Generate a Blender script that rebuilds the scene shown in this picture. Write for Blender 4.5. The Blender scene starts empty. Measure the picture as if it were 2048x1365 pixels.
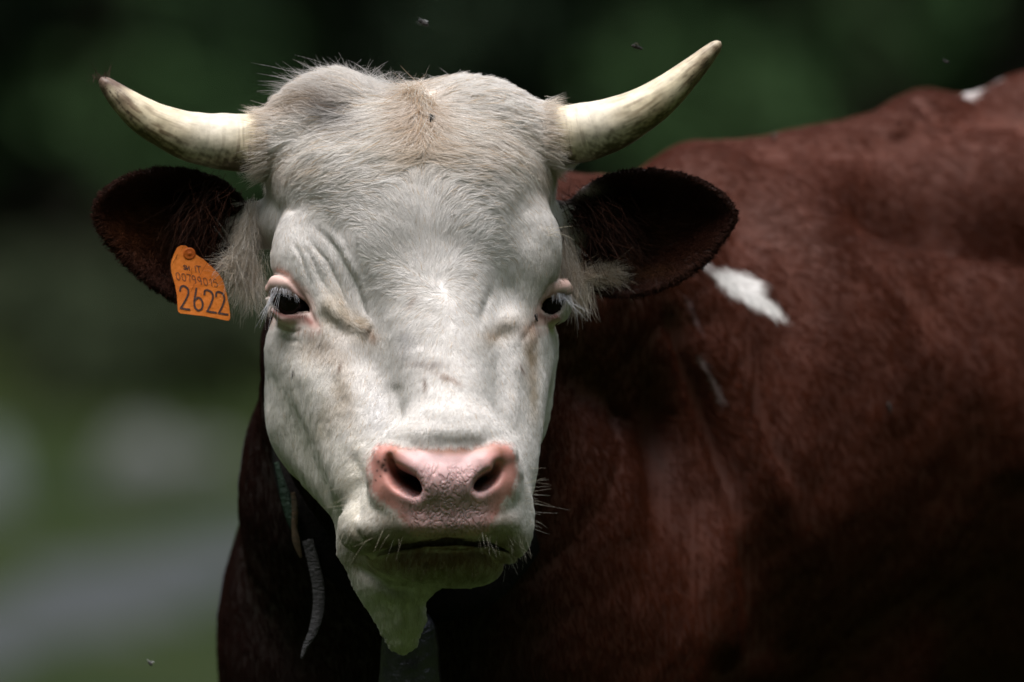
import bpy, bmesh, math, random
import numpy as np
from mathutils import Vector, noise as mnoise
from mathutils.kdtree import KDTree

FUR = 1.0          # share of the hairs to grow
rng = np.random.default_rng(7)
random.seed(7)
scene = bpy.context.scene
col0 = scene.collection

# ----------------------------------------------------------------------------- camera, sky, sun
S = 0.0004          # metres per sculpting unit
D = 20000.0         # camera distance to the head plane, in units (8 m)
ZC = 1.20           # camera height
U0, V0 = 1024.0, 682.5

cam_d = bpy.data.cameras.new('camera')
cam = bpy.data.objects.new('camera', cam_d); col0.objects.link(cam)
cam.location = (0, -D*S, ZC); cam.rotation_euler = (math.radians(90), 0, 0)
cam_d.sensor_width = 36.0; cam_d.lens = 36.0*D/2048.0
cam_d.clip_start = 0.5; cam_d.clip_end = 2000
cam_d.dof.use_dof = True; cam_d.dof.focus_distance = 7.93
cam_d.dof.aperture_fstop = cam_d.lens/80.0
scene.camera = cam

world = bpy.data.worlds.new('World'); scene.world = world; world.use_nodes = True
wn = world.node_tree; wn.nodes.clear()
sky = wn.nodes.new('ShaderNodeTexSky'); sky.sky_type = 'NISHITA'; sky.sun_disc = False
SUN_EL, SUN_AZ = math.radians(76), math.radians(215)
sky.sun_elevation = SUN_EL; sky.sun_rotation = SUN_AZ
sky.air_density = 1.0; sky.dust_density = 2.0; sky.ozone_density = 1.0
hs = wn.nodes.new('ShaderNodeHueSaturation'); hs.inputs['Saturation'].default_value = 0.25
bg = wn.nodes.new('ShaderNodeBackground'); bg.inputs['Strength'].default_value = 0.125
wo = wn.nodes.new('ShaderNodeOutputWorld')
wn.links.new(sky.outputs[0], hs.inputs['Color']); wn.links.new(hs.outputs[0], bg.inputs[0]); wn.links.new(bg.outputs[0], wo.inputs[0])

sun_d = bpy.data.lights.new('sun', 'SUN'); sun_d.energy = 2.3; sun_d.angle = math.radians(42); sun_d.color = (1.0, 0.92, 0.885)
sun = bpy.data.objects.new('sun', sun_d); col0.objects.link(sun); sun.location = (0, 0, 20)
sdir = Vector((math.sin(SUN_AZ)*math.cos(SUN_EL), math.cos(SUN_AZ)*math.cos(SUN_EL), math.sin(SUN_EL)))
sun.rotation_euler = sdir.to_track_quat('Z', 'Y').to_euler()
vs = scene.view_settings; vs.view_transform = 'Standard'; vs.look = 'None'; vs.exposure = 0.80; vs.gamma = 1.0
scene.render.engine = 'CYCLES'
cy = scene.cycles; cy.use_denoising = True; cy.max_bounces = 6; cy.diffuse_bounces = 3; cy.glossy_bounces = 2
cy.transmission_bounces = 2; cy.transparent_max_bounces = 8; cy.use_adaptive_sampling = True; cy.adaptive_threshold = 0.01
try: cy.denoising_prefilter = 'ACCURATE'
except Exception: pass

# ----------------------------------------------------------------------------- coordinates
# sculpting space: X right, Y away from the camera, Z up, one unit = 0.4 mm; pt() puts a point seen at (u, v) at depth y
def pt(u, v, y):
    f = 1.0+y/D
    return np.array([(u-U0)*f, y, (V0-v)*f], dtype=np.float64)
def to_world(P):
    P = np.asarray(P, dtype=np.float64)
    return np.stack([P[..., 0]*S, P[..., 1]*S, P[..., 2]*S+ZC], -1)
def proj(X, Y, Z):
    f = 1.0+Y/D
    return X/f+U0, V0-Z/f

# ----------------------------------------------------------------------------- distance fields
def smin(a, b, k):
    h = np.clip(.5+.5*(b-a)/k, 0, 1)
    return b*(1-h)+a*h-k*h*(1-h)
def smax(a, b, k): return -smin(-a, -b, k)
def rotm(rx=0, ry=0, rz=0):
    rx, ry, rz = map(math.radians, (rx, ry, rz))
    cx, sx, cy_, sy, cz, sz = math.cos(rx), math.sin(rx), math.cos(ry), math.sin(ry), math.cos(rz), math.sin(rz)
    A = np.array([[1, 0, 0], [0, cx, -sx], [0, sx, cx]]); B = np.array([[cy_, 0, sy], [0, 1, 0], [-sy, 0, cy_]])
    C = np.array([[cz, -sz, 0], [sz, cz, 0], [0, 0, 1]])
    return (C@B@A).astype(np.float32)
def ell(P, c, r, rot=None):
    X, Y, Z = P
    c = pt(*c)
    x, y, z = X-np.float32(c[0]), Y-np.float32(c[1]), Z-np.float32(c[2])
    if rot is not None:
        R = rotm(*rot).T
        x, y, z = R[0, 0]*x+R[0, 1]*y+R[0, 2]*z, R[1, 0]*x+R[1, 1]*y+R[1, 2]*z, R[2, 0]*x+R[2, 1]*y+R[2, 2]*z
    a, b, d = x/np.float32(r[0]), y/np.float32(r[1]), z/np.float32(r[2])
    k0 = np.sqrt(a*a+b*b+d*d)
    a /= np.float32(r[0]); b /= np.float32(r[1]); d /= np.float32(r[2])
    k1 = np.sqrt(a*a+b*b+d*d)+1e-9
    return k0*(k0-1)/k1
def cap(P, c0, r0, c1, r1):
    X, Y, Z = P
    a, b = pt(*c0), pt(*c1)
    return capw(P, a, r0, b, r1)
def capw(P, a, r0, b, r1):
    X, Y, Z = P
    d = b-a; L = float(d@d)
    x, y, z = X-np.float32(a[0]), Y-np.float32(a[1]), Z-np.float32(a[2])
    t = np.clip((x*np.float32(d[0])+y*np.float32(d[1])+z*np.float32(d[2]))/np.float32(L), 0, 1)
    x = x-t*np.float32(d[0]); y = y-t*np.float32(d[1]); z = z-t*np.float32(d[2])
    return np.sqrt(x*x+y*y+z*z)-(np.float32(r0)+t*np.float32(r1-r0))
def chain(P, pts, k=None):
    out = None
    for i in range(len(pts)-1):
        d = cap(P, pts[i][:3], pts[i][3], pts[i+1][:3], pts[i+1][3])
        out = d if out is None else (np.minimum(out, d) if k is None else smin(out, d, k))
    return out
def poly2(u, v, pts):
    p = np.array(pts, dtype=np.float32); n = len(p)
    d = np.full(u.shape, 1e18, np.float32); s = np.ones(u.shape, np.float32)
    for i in range(n):
        a = p[i]; b = p[i-1]; e = b-a
        wx, wy = u-a[0], v-a[1]
        t = np.clip((wx*e[0]+wy*e[1])/(e@e), 0, 1)
        bx, by = wx-e[0]*t, wy-e[1]*t
        d = np.minimum(d, bx*bx+by*by)
        c1 = v >= a[1]; c2 = v < b[1]; c3 = e[0]*wy > e[1]*wx
        f = (c1 & c2 & c3) | (~c1 & ~c2 & ~c3)
        s = np.where(f, -s, s)
    return s*np.sqrt(d)
def smooth_poly(pts, n=4):
    p = [np.array(q, float) for q in pts]; m = len(p); out = []
    for i in range(m):
        a, b, c, d = p[i-1], p[i], p[(i+1) % m], p[(i+2) % m]
        for j in range(n):
            t = j/n
            out.append(tuple(.5*((2*b)+(c-a)*t+(2*a-5*b+4*c-d)*t*t+(3*b-a-3*c+d)*t**3)))
    return out
def catmull(pts, n=6):
    p = [np.array(q, float) for q in pts]; out = []
    for i in range(len(p)-1):
        a = p[max(i-1, 0)]; b = p[i]; c = p[i+1]; d = p[min(i+2, len(p)-1)]
        for j in range(n):
            t = j/n
            out.append(.5*((2*b)+(c-a)*t+(2*a-5*b+4*c-d)*t*t+(3*b-a-3*c+d)*t**3))
    out.append(p[-1]); return np.array(out)

EAR_L = smooth_poly([(498, 420), (455, 368), (400, 345), (340, 335), (285, 342), (235, 360), (200, 388), (187, 418), (192, 452), (218, 488), (252, 528),
                     (295, 568), (335, 597), (358, 606), (382, 592), (430, 550), (478, 508), (500, 470)], 2)
EAR_R = smooth_poly([(1112, 430), (1145, 397), (1190, 362), (1240, 343), (1300, 338), (1360, 347), (1412, 364), (1452, 392), (1473, 422), (1469, 452),
                     (1442, 490), (1402, 534), (1350, 568), (1290, 591), (1230, 596), (1185, 582), (1140, 540), (1110, 480)], 2)
EYE_L = dict(c=(585, 604, -62), R=43, poly=smooth_poly([(541, 592), (556, 585), (577, 586), (595, 595), (607, 606), (616, 622), (608, 627), (590, 629), (570, 630), (553, 623), (545, 610)], 2))
EYE_R = dict(c=(1100, 605, -10), R=37, poly=smooth_poly([(1082, 618), (1091, 600), (1104, 594), (1118, 592), (1131, 593), (1130, 602), (1124, 618), (1108, 630), (1094, 628)], 2))
NOS_L = smooth_poly([(777, 916), (785, 932), (800, 941), (816, 948), (831, 962), (838, 980), (828, 988), (806, 978), (788, 965), (777, 947), (774, 930)], 2)
NOS_R = smooth_poly([(994, 932), (990, 943), (973, 952), (960, 962), (954, 975), (963, 977), (979, 968), (991, 957), (998, 944)], 2)

def f_ear(P, poly, yr, depth, cx):
    X, Y, Z = P
    out = np.full(X.shape, 300., np.float32)
    u, v = proj(X, Y, Z)
    us = [q[0] for q in poly]; vs_ = [q[1] for q in poly]
    m = (u > min(us)-60) & (u < max(us)+60) & (v > min(vs_)-60) & (v < max(vs_)+60) & (Y > yr-140) & (Y < yr+depth+160)
    if m.any():
        uu, vv, yy = u[m], v[m], Y[m]
        q = poly2(uu, vv, poly)
        e = np.clip(-q/75, 0, 1); e = e*e*(3-2*e)
        ym = yr+depth*e+cx(uu, vv)
        out[m] = smax(q+1.0, np.abs(yy-ym)-9.0, 12)*0.6
    return out

def f_head(P):
    X, Y, Z = P
    d = ell(P, (822, 365, 60), (283, 230, 165))
    def U(e, k=45):
        nonlocal d
        d = smin(d, e, k)
    U(ell(P, (672, 248, 40), (128, 95, 86), (0, -14, 0)), 40)           # poll, two humps with a dip
    U(ell(P, (955, 252, 40), (132, 95, 92), (0, 10, 0)), 40)
    U(ell(P, (832, 282, 5), (120, 95, 92)), 50)
    U(cap(P, (640, 292, 50), 68, (524, 289, 44), 57), 40)                # horn stubs
    U(cap(P, (990, 290, 50), 70, (1100, 275, 46), 59), 40)
    U(ell(P, (845, 500, -20), (215, 230, 250)), 70)                      # forehead
    U(ell(P, (645, 550, -48), (92, 92, 136), (0, -22, 0)), 45)           # brows over the orbits
    U(ell(P, (1032, 545, -40), (84, 92, 136), (0, 18, 0)), 50)
    U(cap(P, (872, 620, -180), 118, (905, 860, -385), 78), 50)           # nasal bridge
    U(cap(P, (640, 700, 10), 100, (770, 960, -270), 90), 60)             # maxilla
    U(cap(P, (1030, 690, 40), 78, (985, 950, -270), 72), 55)
    U(cap(P, (735, 680, -75), 125, (815, 960, -280), 100), 60)           # flesh beside the bridge
    U(cap(P, (985, 680, -60), 98, (965, 950, -280), 88), 60)
    U(cap(P, (962, 690, -165), 82, (958, 900, -300), 78), 50)
    U(ell(P, (893, 890, -410), (118, 66, 60)), 50)
    U(ell(P, (645, 740, 90), (112, 150, 220)), 45)                       # masseter
    U(ell(P, (1010, 730, 100), (100, 150, 220)), 45)
    U(cap(P, (672, 840, 60), 132, (812, 1056, -250), 98), 45)            # lower jaw
    U(cap(P, (985, 830, 60), 84, (930, 1060, -250), 80), 45)
    U(ell(P, (893, 985, -370), (155, 108, 112)), 45)                     # muzzle
    U(ell(P, (757, 1050, -345), (80, 90, 60), (0, -12, 0)), 35)          # upper lip, left and right lobe
    U(ell(P, (1012, 1046, -338), (55, 78, 76)), 30)
    U(ell(P, (898, 1042, -408), (130, 80, 46)), 30)
    U(ell(P, (890, 965, -402), (140, 108, 82)), 25)                      # nose pad
    # nostril wings
    U(chain(P, [(812, 914, -448, 20), (775, 918, -430, 26), (764, 945, -415, 28), (776, 985, -418, 30), (812, 1014, -430, 32)], 10), 20)
    U(chain(P, [(980, 908, -448, 19), (1008, 911, -430, 22), (1010, 940, -415, 26), (1000, 972, -418, 28), (975, 1004, -430, 30)], 10), 20)
    U(chain(P, [(796, 914, -460, 18), (832, 938, -474, 24), (866, 968, -474, 28)], 10), 18)
    U(chain(P, [(990, 911, -458, 16), (966, 932, -472, 24), (932, 965, -474, 28)], 10), 18)
    # lower lip, chin, hanging skin under the throat
    lip = ell(P, (882, 1118, -292), (124, 105, 50))
    lip = smin(lip, ell(P, (925, 1139, -285), (74, 80, 34)), 20)
    d = smin(d, lip, 10)
    U(chain(P, [(735, 1090, -150, 60), (780, 1160, -150, 62), (802, 1232, -150, 42), (805, 1278, -150, 27)], 30), 36)
    U(chain(P, [(890, 1090, -210, 70), (840, 1150, -170, 44)], 30), 30)
    # mouth slit
    u, v = proj(X, Y, Z)
    m = (u > 680) & (u < 1062) & (v > 1050) & (v < 1150) & (Y < -180)
    if m.any():
        um, vm = u[m], v[m]
        vl = np.interp(um, [690, 740, 800, 850, 905, 975, 1010, 1052], [1119, 1112, 1095, 1086, 1083, 1087, 1101, 1120]).astype(np.float32)
        th = np.interp(um, [700, 745, 800, 900, 1000, 1030], [0.5, 3.5, 5.5, 7.5, 4.5, .5]).astype(np.float32)
        back = np.interp(um, [690, 780, 900, 1000, 1052], [-290, -330, -345, -320, -290]).astype(np.float32)
        q = np.maximum(np.abs(vm-vl)-th, Y[m]-back)*.8
        d[m] = smax(d[m], -q, 7)
    # nostrils
    u, v = proj(X, Y, Z)
    for poly, (cx, cy_), du in ((NOS_L, (806, 950), .25), (NOS_R, (978, 955), -.25)):
        m = (np.abs(u-cx) < 120) & (np.abs(v-cy_) < 110) & (Y < -180)
        if m.any():
            t = np.clip((Y[m]+470)/250, 0, 1); fl = np.clip((-415-Y[m])/50, 0, 1)                            # the passage turns inward as it goes back
            q = poly2(u[m]-t*60*np.sign(du), v[m]-t*10, poly)+t*14-fl*7
            q = np.maximum(q, Y[m]+230)
            d[m] = smax(d[m], -q, 16)
    # eyes: lids over the ball, opening cut
    for E, sgn in ((EYE_L, 1), (EYE_R, -1)):
        cu, cv, cyy = E['c']
        m = (np.abs(u-cu) < 110) & (np.abs(v-cv) < 110) & (Y < cyy+100)
        if m.any():
            Pm = (X[m], Y[m], Z[m]); dm = d[m]
            dm = smin(dm, ell(Pm, E['c'], (E['R']+5,)*3), 24)
            if sgn > 0:
                lid = chain(Pm, [(541, 578, -88, 11), (552, 567, -98, 14), (575, 568, -108, 14), (597, 582, -110, 10.5), (618, 612, -108, 8), (634, 645, -104, 7)], 6)
                low = chain(Pm, [(545, 622, -92, 4), (565, 638, -98, 4.5), (600, 638, -102, 4.5), (634, 648, -103, 5)], 5)
            else:
                lid = chain(Pm, [(1077, 622, -56, 8), (1088, 596, -56, 10), (1106, 576, -52, 14), (1128, 574, -38, 15)], 6)
                low = chain(Pm, [(1072, 632, -54, 5), (1094, 640, -50, 4.5), (1114, 635, -42, 4)], 5)
            dm = smin(dm, lid, 9); dm = smin(dm, low, 9)
            op = poly2(u[m], v[m], E['poly'])
            op = np.maximum(op, Y[m]-(cyy+5))
            dm = smax(dm, -op, 5)
            dm = np.minimum(dm, ell(Pm, E['c'], (E['R']-4,)*3))
            d[m] = dm
    return d

def f_body(P):
    d = cap(P, (850, 560, 330), 225, (1240, 645, 1300), 312)

    def U(e, k=110):
        nonlocal d
        d = smin(d, e, k)
    U(cap(P, (800, 730, 450), 286, (850, 1000, 700), 378), 60)
    U(cap(P, (850, 1000, 700), 378, (930, 1250, 900), 482), 60)
    U(ell(P, (930, 1300, 1000), (512, 520, 520)))
    U(ell(P, (1520, 865, 1650), (520, 570, 590)))
    U(ell(P, (1790, 820, 1950), (600, 620, 580)))
    U(ell(P, (1390, 570, 1500), (220, 260, 298)), 70)
    U(ell(P, (1330, 1000, 1250), (330, 330, 480), (0, -12, 0)), 220)     # shoulder
    U(ell(P, (2080, 790, 2250), (820, 660, 650)))
    U(ell(P, (1900, 1130, 2050), (640, 470, 370)), 140)
    U(ell(P, (2900, 860, 2900), (820, 640, 700)), 300)
    U(cap(P, (1400, 358, 1600), 50, (1840, 262, 1950), 58), 90)         # spine
    U(cap(P, (1840, 262, 1950), 60, (2080, 222, 2150), 62), 90)
    U(cap(P, (2080, 222, 2150), 62, (3200, 240, 3100), 80), 120)
    def W(x, y, z): return np.array([x, y, z], float)
    for (x, y, w) in ((-60, 900, 1.), (620, 1500, 1.), (2050, 2500, 1.1), (2600, 3250, 1.1)):     # legs
        U(capw(P, W(x+60, y+60, -700), 210*w, W(x, y, -1500), 120*w), 120)
        U(capw(P, W(x, y, -1500), 112*w, W(x-20, y-10, -2050), 82), 60)
        U(capw(P, W(x-20, y-10, -2050), 82, W(x, y, -2700), 60), 40)
        U(capw(P, W(x, y, -2700), 66, W(x-30, y-50, -2900), 92), 40)
    return d

def f_all(P, parts=False):
    dh = f_head(P); db = f_body(P)
    de = f_ear(P, EAR_L, 40, 70, lambda u, v: (u-330)*0.22)
    er = f_ear(P, EAR_R, 70, 80, lambda u, v: (1300-u)*0.15)
    de = np.minimum(de, er)
    base = np.minimum(cap(P, (570, 440, 60), 58, (478, 462, 112), 34), cap(P, (1060, 440, 80), 56, (1135, 470, 130), 36))
    dh2 = smin(dh, base, 30)
    d = smin(smin(dh2, db, 70), de, 26)
    if parts: return d, dh2, db, de
    return d

# ----------------------------------------------------------------------------- surface nets on a warped grid
def axis(lo, hi, segs):
    # segs: list of (from, to, step) fine zones; outside them the step grows
    xs = []; x = lo; g = segs
    def step(x):
        best = None
        for a, b, s in g:
            dist = max(a-x, x-b, 0)
            st = min(s+dist*0.07, 40)
            best = st if best is None else min(best, st)
        return best
    while x < hi:
        xs.append(x); x += step(x)
    n = (len(xs)-1) % 4
    for _ in range((4-n) % 4):
        xs.append(x); x += 40
    return np.array(xs, np.float32)

def mesh_body():
    ax = axis(-900, 4300, [(-510, 135, 3.6), (-860, 470, 6.0), (470, 1150, 16)])
    az = axis(-3060, 700, [(-500, 250, 3.6), (-640, 560, 6.0)])
    ay = axis(-640, 4100, [(-520, -60, 4.0), (-60, 160, 7.0)])
    nx, ny, nz = len(ax), len(ay), len(az)
    C = (slice(None, None, 4),)*3
    cx, cy_, cz = ax[::4], ay[::4], az[::4]
    G = np.meshgrid(cx, cy_, cz, indexing='ij')
    dc = f_all([g.ravel() for g in G]).reshape(G[0].shape)
    def cor(a): return [a[i:a.shape[0]-1+i, j:a.shape[1]-1+j, k:a.shape[2]-1+k] for i in (0, 1) for j in (0, 1) for k in (0, 1)]
    mn = np.minimum.reduce([np.abs(c) for c in cor(dc)])
    diag = np.sqrt((np.diff(cx)**2)[:, None, None]+(np.diff(cy_)**2)[None, :, None]+(np.diff(cz)**2)[None, None, :])
    act = mn < diag*1.0+6
    node = np.zeros((nx, ny, nz), bool)
    r = act.repeat(4, 0).repeat(4, 1).repeat(4, 2)
    node[:-1, :-1, :-1] = r
    for a in range(3):
        s1 = [slice(None)]*3; s0 = [slice(None)]*3
        s1[a] = slice(1, None); s0[a] = slice(None, -1)
        sh = node[tuple(s0)].copy(); node[tuple(s1)] |= sh
    d = np.empty((nx, ny, nz), np.float32)
    sg = np.where(dc[:-1, :-1, :-1] < 0, -1e3, 1e3).astype(np.float32)
    d[:] = 1e3
    d[:-1, :-1, :-1] = sg.repeat(4, 0).repeat(4, 1).repeat(4, 2)
    I, J, K = np.nonzero(node)
    print('T: grid', nx, ny, nz, 'refined', len(I))
    vals = np.empty(len(I), np.float32)
    for s in range(0, len(I), 400000):
        e = slice(s, s+400000)
        vals[e] = f_all([ax[I[e]], ay[J[e]], az[K[e]]])
    d[I, J, K] = vals
    neg = d < 0
    cs = [neg[i:nx-1+i, j:ny-1+j, k:nz-1+k] for i in (0, 1) for j in (0, 1) for k in (0, 1)]
    anyn = cs[0].copy(); alln = cs[0].copy()
    for c in cs[1:]: anyn |= c; alln &= c
    mixed = anyn & ~alln; del anyn, alln
    ci, cj, ck = np.nonzero(mixed)
    n = len(ci)
    vid = np.full(mixed.shape, -1, np.int32); vid[ci, cj, ck] = np.arange(n)
    acc = np.zeros((n, 3)); cnt = np.zeros(n)
    corn = [(i, j, k) for i in (0, 1) for j in (0, 1) for k in (0, 1)]
    pv = {c: d[ci+c[0], cj+c[1], ck+c[2]] for c in corn}
    px = {c: np.stack([ax[ci+c[0]], ay[cj+c[1]], az[ck+c[2]]], -1) for c in corn}
    for a in corn:
        for k in range(3):
            if a[k] == 0:
                b = list(a); b[k] = 1; b = tuple(b)
                va, vb = pv[a], pv[b]
                m = (va < 0) != (vb < 0)
                t = np.where(m, va/np.where(m, va-vb, 1), 0)[:, None]
                acc += np.where(m[:, None], px[a]+t*(px[b]-px[a]), 0); cnt += m
    V = acc/cnt[:, None]
    quads = []
    for a in range(3):
        s0 = [slice(None)]*3; s1 = [slice(None)]*3
        s0[a] = slice(None, -1); s1[a] = slice(1, None)
        n0 = neg[tuple(s0)]; n1 = neg[tuple(s1)]
        e = np.array(np.nonzero(n0 != n1))
        b, c = (a+1) % 3, (a+2) % 3
        ok = (e[b] > 0) & (e[c] > 0) & (e[b] < mixed.shape[b]) & (e[c] < mixed.shape[c])
        e = e[:, ok]
        flip = n0[tuple(e)]
        def g(db_, dc_):
            q = e.copy(); q[b] -= db_; q[c] -= dc_
            return vid[tuple(q)]
        q = np.stack([g(1, 1), g(0, 1), g(0, 0), g(1, 0)], -1)
        q[~flip] = q[~flip][:, ::-1]
        quads.append(q)
    Q = np.concatenate(quads)
    del d, neg, vid, mixed
    # slide the vertices onto the exact surface
    def grad(V):
        h = 1.5
        v = V.astype(np.float32)
        f0 = f_all([v[:, 0], v[:, 1], v[:, 2]])
        g = np.stack([f_all([v[:, 0]+(h if i == 0 else 0), v[:, 1]+(h if i == 1 else 0), v[:, 2]+(h if i == 2 else 0)])-f0 for i in range(3)], -1)/h
        return f0, g
    for it in range(2):
        f0, g = grad(V)
        L = np.maximum((g*g).sum(-1), .15)
        st = (f0/L)[:, None]*g
        ln = np.linalg.norm(st, axis=-1, keepdims=True)
        st *= np.minimum(1, 2.5/np.maximum(ln, 1e-6)) if it == 0 else np.minimum(1, 1.5/np.maximum(ln, 1e-6))
        V = V-st
    print('T: verts', len(V), 'quads', len(Q))
    return V, Q

def vnormals(V, Q):
    a = V[Q[:, 2]]-V[Q[:, 0]]; b = V[Q[:, 3]]-V[Q[:, 1]]
    n = np.cross(a, b); N = np.zeros_like(V)
    for i in range(4):
        for k in range(3): N[:, k] += np.bincount(Q[:, i], n[:, k], len(V))
    return N/np.maximum(np.linalg.norm(N, axis=-1, keepdims=True), 1e-9)

def link_mesh(name, V, Q, mat, parent=None, world=True):
    me = bpy.data.meshes.new(name)
    W = to_world(V) if world else np.asarray(V, float)
    me.vertices.add(len(W)); me.vertices.foreach_set('co', W.astype(np.float32).ravel())
    k = Q.shape[1]
    me.loops.add(Q.size); me.loops.foreach_set('vertex_index', Q.astype(np.int32).ravel())
    me.polygons.add(len(Q)); me.polygons.foreach_set('loop_start', np.arange(0, Q.size, k, dtype=np.int32))
    try: me.polygons.foreach_set('loop_total', np.full(len(Q), k, np.int32))
    except Exception: pass
    me.update(calc_edges=True)
    me.shade_smooth()
    if mat: me.materials.append(mat)
    o = bpy.data.objects.new(name, me); col0.objects.link(o)
    if parent: o.parent = parent
    return o

# ----------------------------------------------------------------------------- sculpted folds and hollows
def seg_dist(u, v, line):
    # distance to a polyline and the position along it (0..1)
    L = np.array(line, float); d = np.full(u.shape, 1e9); tt = np.zeros(u.shape)
    seg = np.linalg.norm(np.diff(L, axis=0), axis=1); cum = np.concatenate([[0], np.cumsum(seg)])
    for i in range(len(L)-1):
        a, b = L[i], L[i+1]; e = b-a
        t = np.clip(((u-a[0])*e[0]+(v-a[1])*e[1])/(e@e), 0, 1)
        q = np.hypot(u-a[0]-t*e[0], v-a[1]-t*e[1])
        m = q < d
        d = np.where(m, q, d); tt = np.where(m, (cum[i]+t*seg[i])/cum[-1], tt)
    return d, tt
# (line, width, amount along the normal, fade at the start, fade at the end)
HEAD_STROKES = [
    ([(600, 430), (655, 477), (684, 527), (705, 560), (717, 590), (729, 625), (748, 662)], 8.5, -6, .5, .2),
    ([(600, 455), (633, 500), (654, 525), (671, 561), (688, 600), (706, 636)], 6.5, -4.5, .4, .25),
    ([(590, 480), (620, 510), (636, 549), (654, 582), (672, 612)], 6.5, -3.5, .4, .4),
    ([(575, 470), (600, 510), (612, 550), (628, 580)], 6, -4, .4, .4),
    ([(618, 440), (668, 470), (700, 520), (722, 560), (735, 610)], 7, 3.0, .4, .3),
    ([(540, 540), (573, 553), (600, 588), (622, 632), (636, 662)], 5, -8, .25, .3),
    ([(630, 622), (658, 645), (685, 670), (700, 694)], 18, -7, .3, .4),
    ([(628, 560), (660, 612), (700, 646), (742, 664)], 15, 8, .5, .05),
    ([(545, 650), (565, 661), (592, 663), (612, 658)], 4, -3.5, .3, .4),
    ([(552, 668), (575, 680), (610, 682)], 5, -2.5, .4, .4),
    ([(700, 690), (742, 735), (762, 795), (782, 850)], 26, -12, .3, .4),
    ([(560, 700), (610, 740), (660, 810), (700, 880)], 34, 8, .3, .4),
    ([(650, 700), (690, 760), (718, 840)], 18, 5, .3, .4),
    ([(690, 890), (716, 950), (712, 1030), (700, 1070)], 14, -8, .3, .3),
    ([(640, 880), (672, 960), (668, 1030)], 22, 6, .4, .4),
    ([(745, 905), (726, 960), (735, 1010)], 8, -3, .4, .4),
    ([(1048, 652), (1010, 672), (975, 668)], 14, -2.5, .4, .4),
    ([(1058, 612), (1015, 642), (975, 652)], 16, 4, .5, .3),
    ([(990, 560), (970, 610), (958, 655)], 10, -3, .5, .3),
    ([(1120, 552), (1100, 571), (1086, 593), (1076, 620)], 4.5, -6, .2, .3),
    ([(1070, 640), (1050, 672), (1030, 690)], 9, -2, .2, .5),
    ([(985, 700), (982, 770), (992, 850)], 40, -1.5, .3, .4),
    ([(1015, 700), (1028, 780), (1020, 860)], 18, 5, .3, .4),
    ([(1030, 420), (1070, 450), (1092, 500)], 16, 4, .4, .4),
    ([(800, 852), (840, 845), (900, 840), (985, 848)], 16, -1.0, .3, .3),
    ([(790, 872), (840, 866), (900, 864), (985, 870)], 16, 3, .3, .3),
    ([(893, 1012), (893, 1078)], 5, -2.5, .5, .1),
    ([(842, 300), (850, 400), (862, 470)], 10, -4, .4, .4),
    ([(560, 395), (590, 420), (602, 395)], 8, -4, .4, .4),
    ([(700, 1040), (730, 1085), (770, 1098)], 7, -4, .4, .4),
    ([(745, 1180), (782, 1215), (800, 1262)], 10, -5, .4, .4),
    ([(700, 1122), (735, 1150), (785, 1178), (850, 1188)], 11, -12, .3, .3),
    ([(810, 1190), (818, 1230), (812, 1268)], 9, -4, .4, .4),
    ([(838, 1200), (838, 1240), (824, 1275)], 9, 3, .4, .4),
]
BODY_STROKES = [
    ([(1345, 595), (1368, 700), (1400, 810), (1440, 930), (1480, 1080)], 20, -20, .15, .4),
    ([(1395, 640), (1440, 750), (1495, 870), (1545, 1000), (1600, 1120)], 42, 26, .2, .4),
    ([(1480, 760), (1530, 880), (1600, 1010)], 20, -14, .3, .4),
    ([(1620, 370), (1760, 385), (1900, 412), (2080, 455), (2350, 520)], 62, -150, .35, .35),
    ([(1500, 330), (1700, 310), (1880, 300), (2080, 330), (2350, 380)], 50, 34, .35, .35),
    ([(1500, 400), (1640, 470), (1760, 560), (1860, 700)], 46, 20, .4, .4),
    ([(1620, 440), (1780, 560), (1900, 700)], 34, -18, .4, .4),
    ([(1180, 620), (1210, 800), (1240, 1000), (1250, 1200)], 50, 24, .4, .4),
    ([(1290, 700), (1310, 900), (1330, 1150)], 36, -26, .4, .4),
    ([(1400, 1000), (1440, 1150), (1450, 1350)], 30, 30, .4, .2),
    ([(1500, 1040), (1540, 1180), (1550, 1360)], 60, -16, .4, .2),
    ([(1750, 300), (1830, 215)], 30, 16, .4, .2),
    ([(1350, 330), (1450, 420), (1560, 560)], 60, -18, .4, .4),
    ([(1900, 640), (1990, 800), (2048, 1000)], 50, 18, .4, .2),
]
def noise3(P, scale, seed=0, octs=2):
    # cheap smooth value noise from sines with mixed directions
    r = np.random.default_rng(100+seed); out = np.zeros(len(P)); amp = 1.; tot = 0
    for o in range(octs):
        for k in range(7):
            w = r.normal(size=3); w /= np.linalg.norm(w); w *= (2*np.pi/scale)*(2**o)*r.uniform(.6, 1.5)
            out += amp*np.sin(P@w+r.uniform(0, 7)+.5*np.sin(P@(w[[1, 2, 0]]*.6)+r.uniform(0, 7))); tot += amp
        amp *= .5
    return out/tot*2.2

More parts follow.
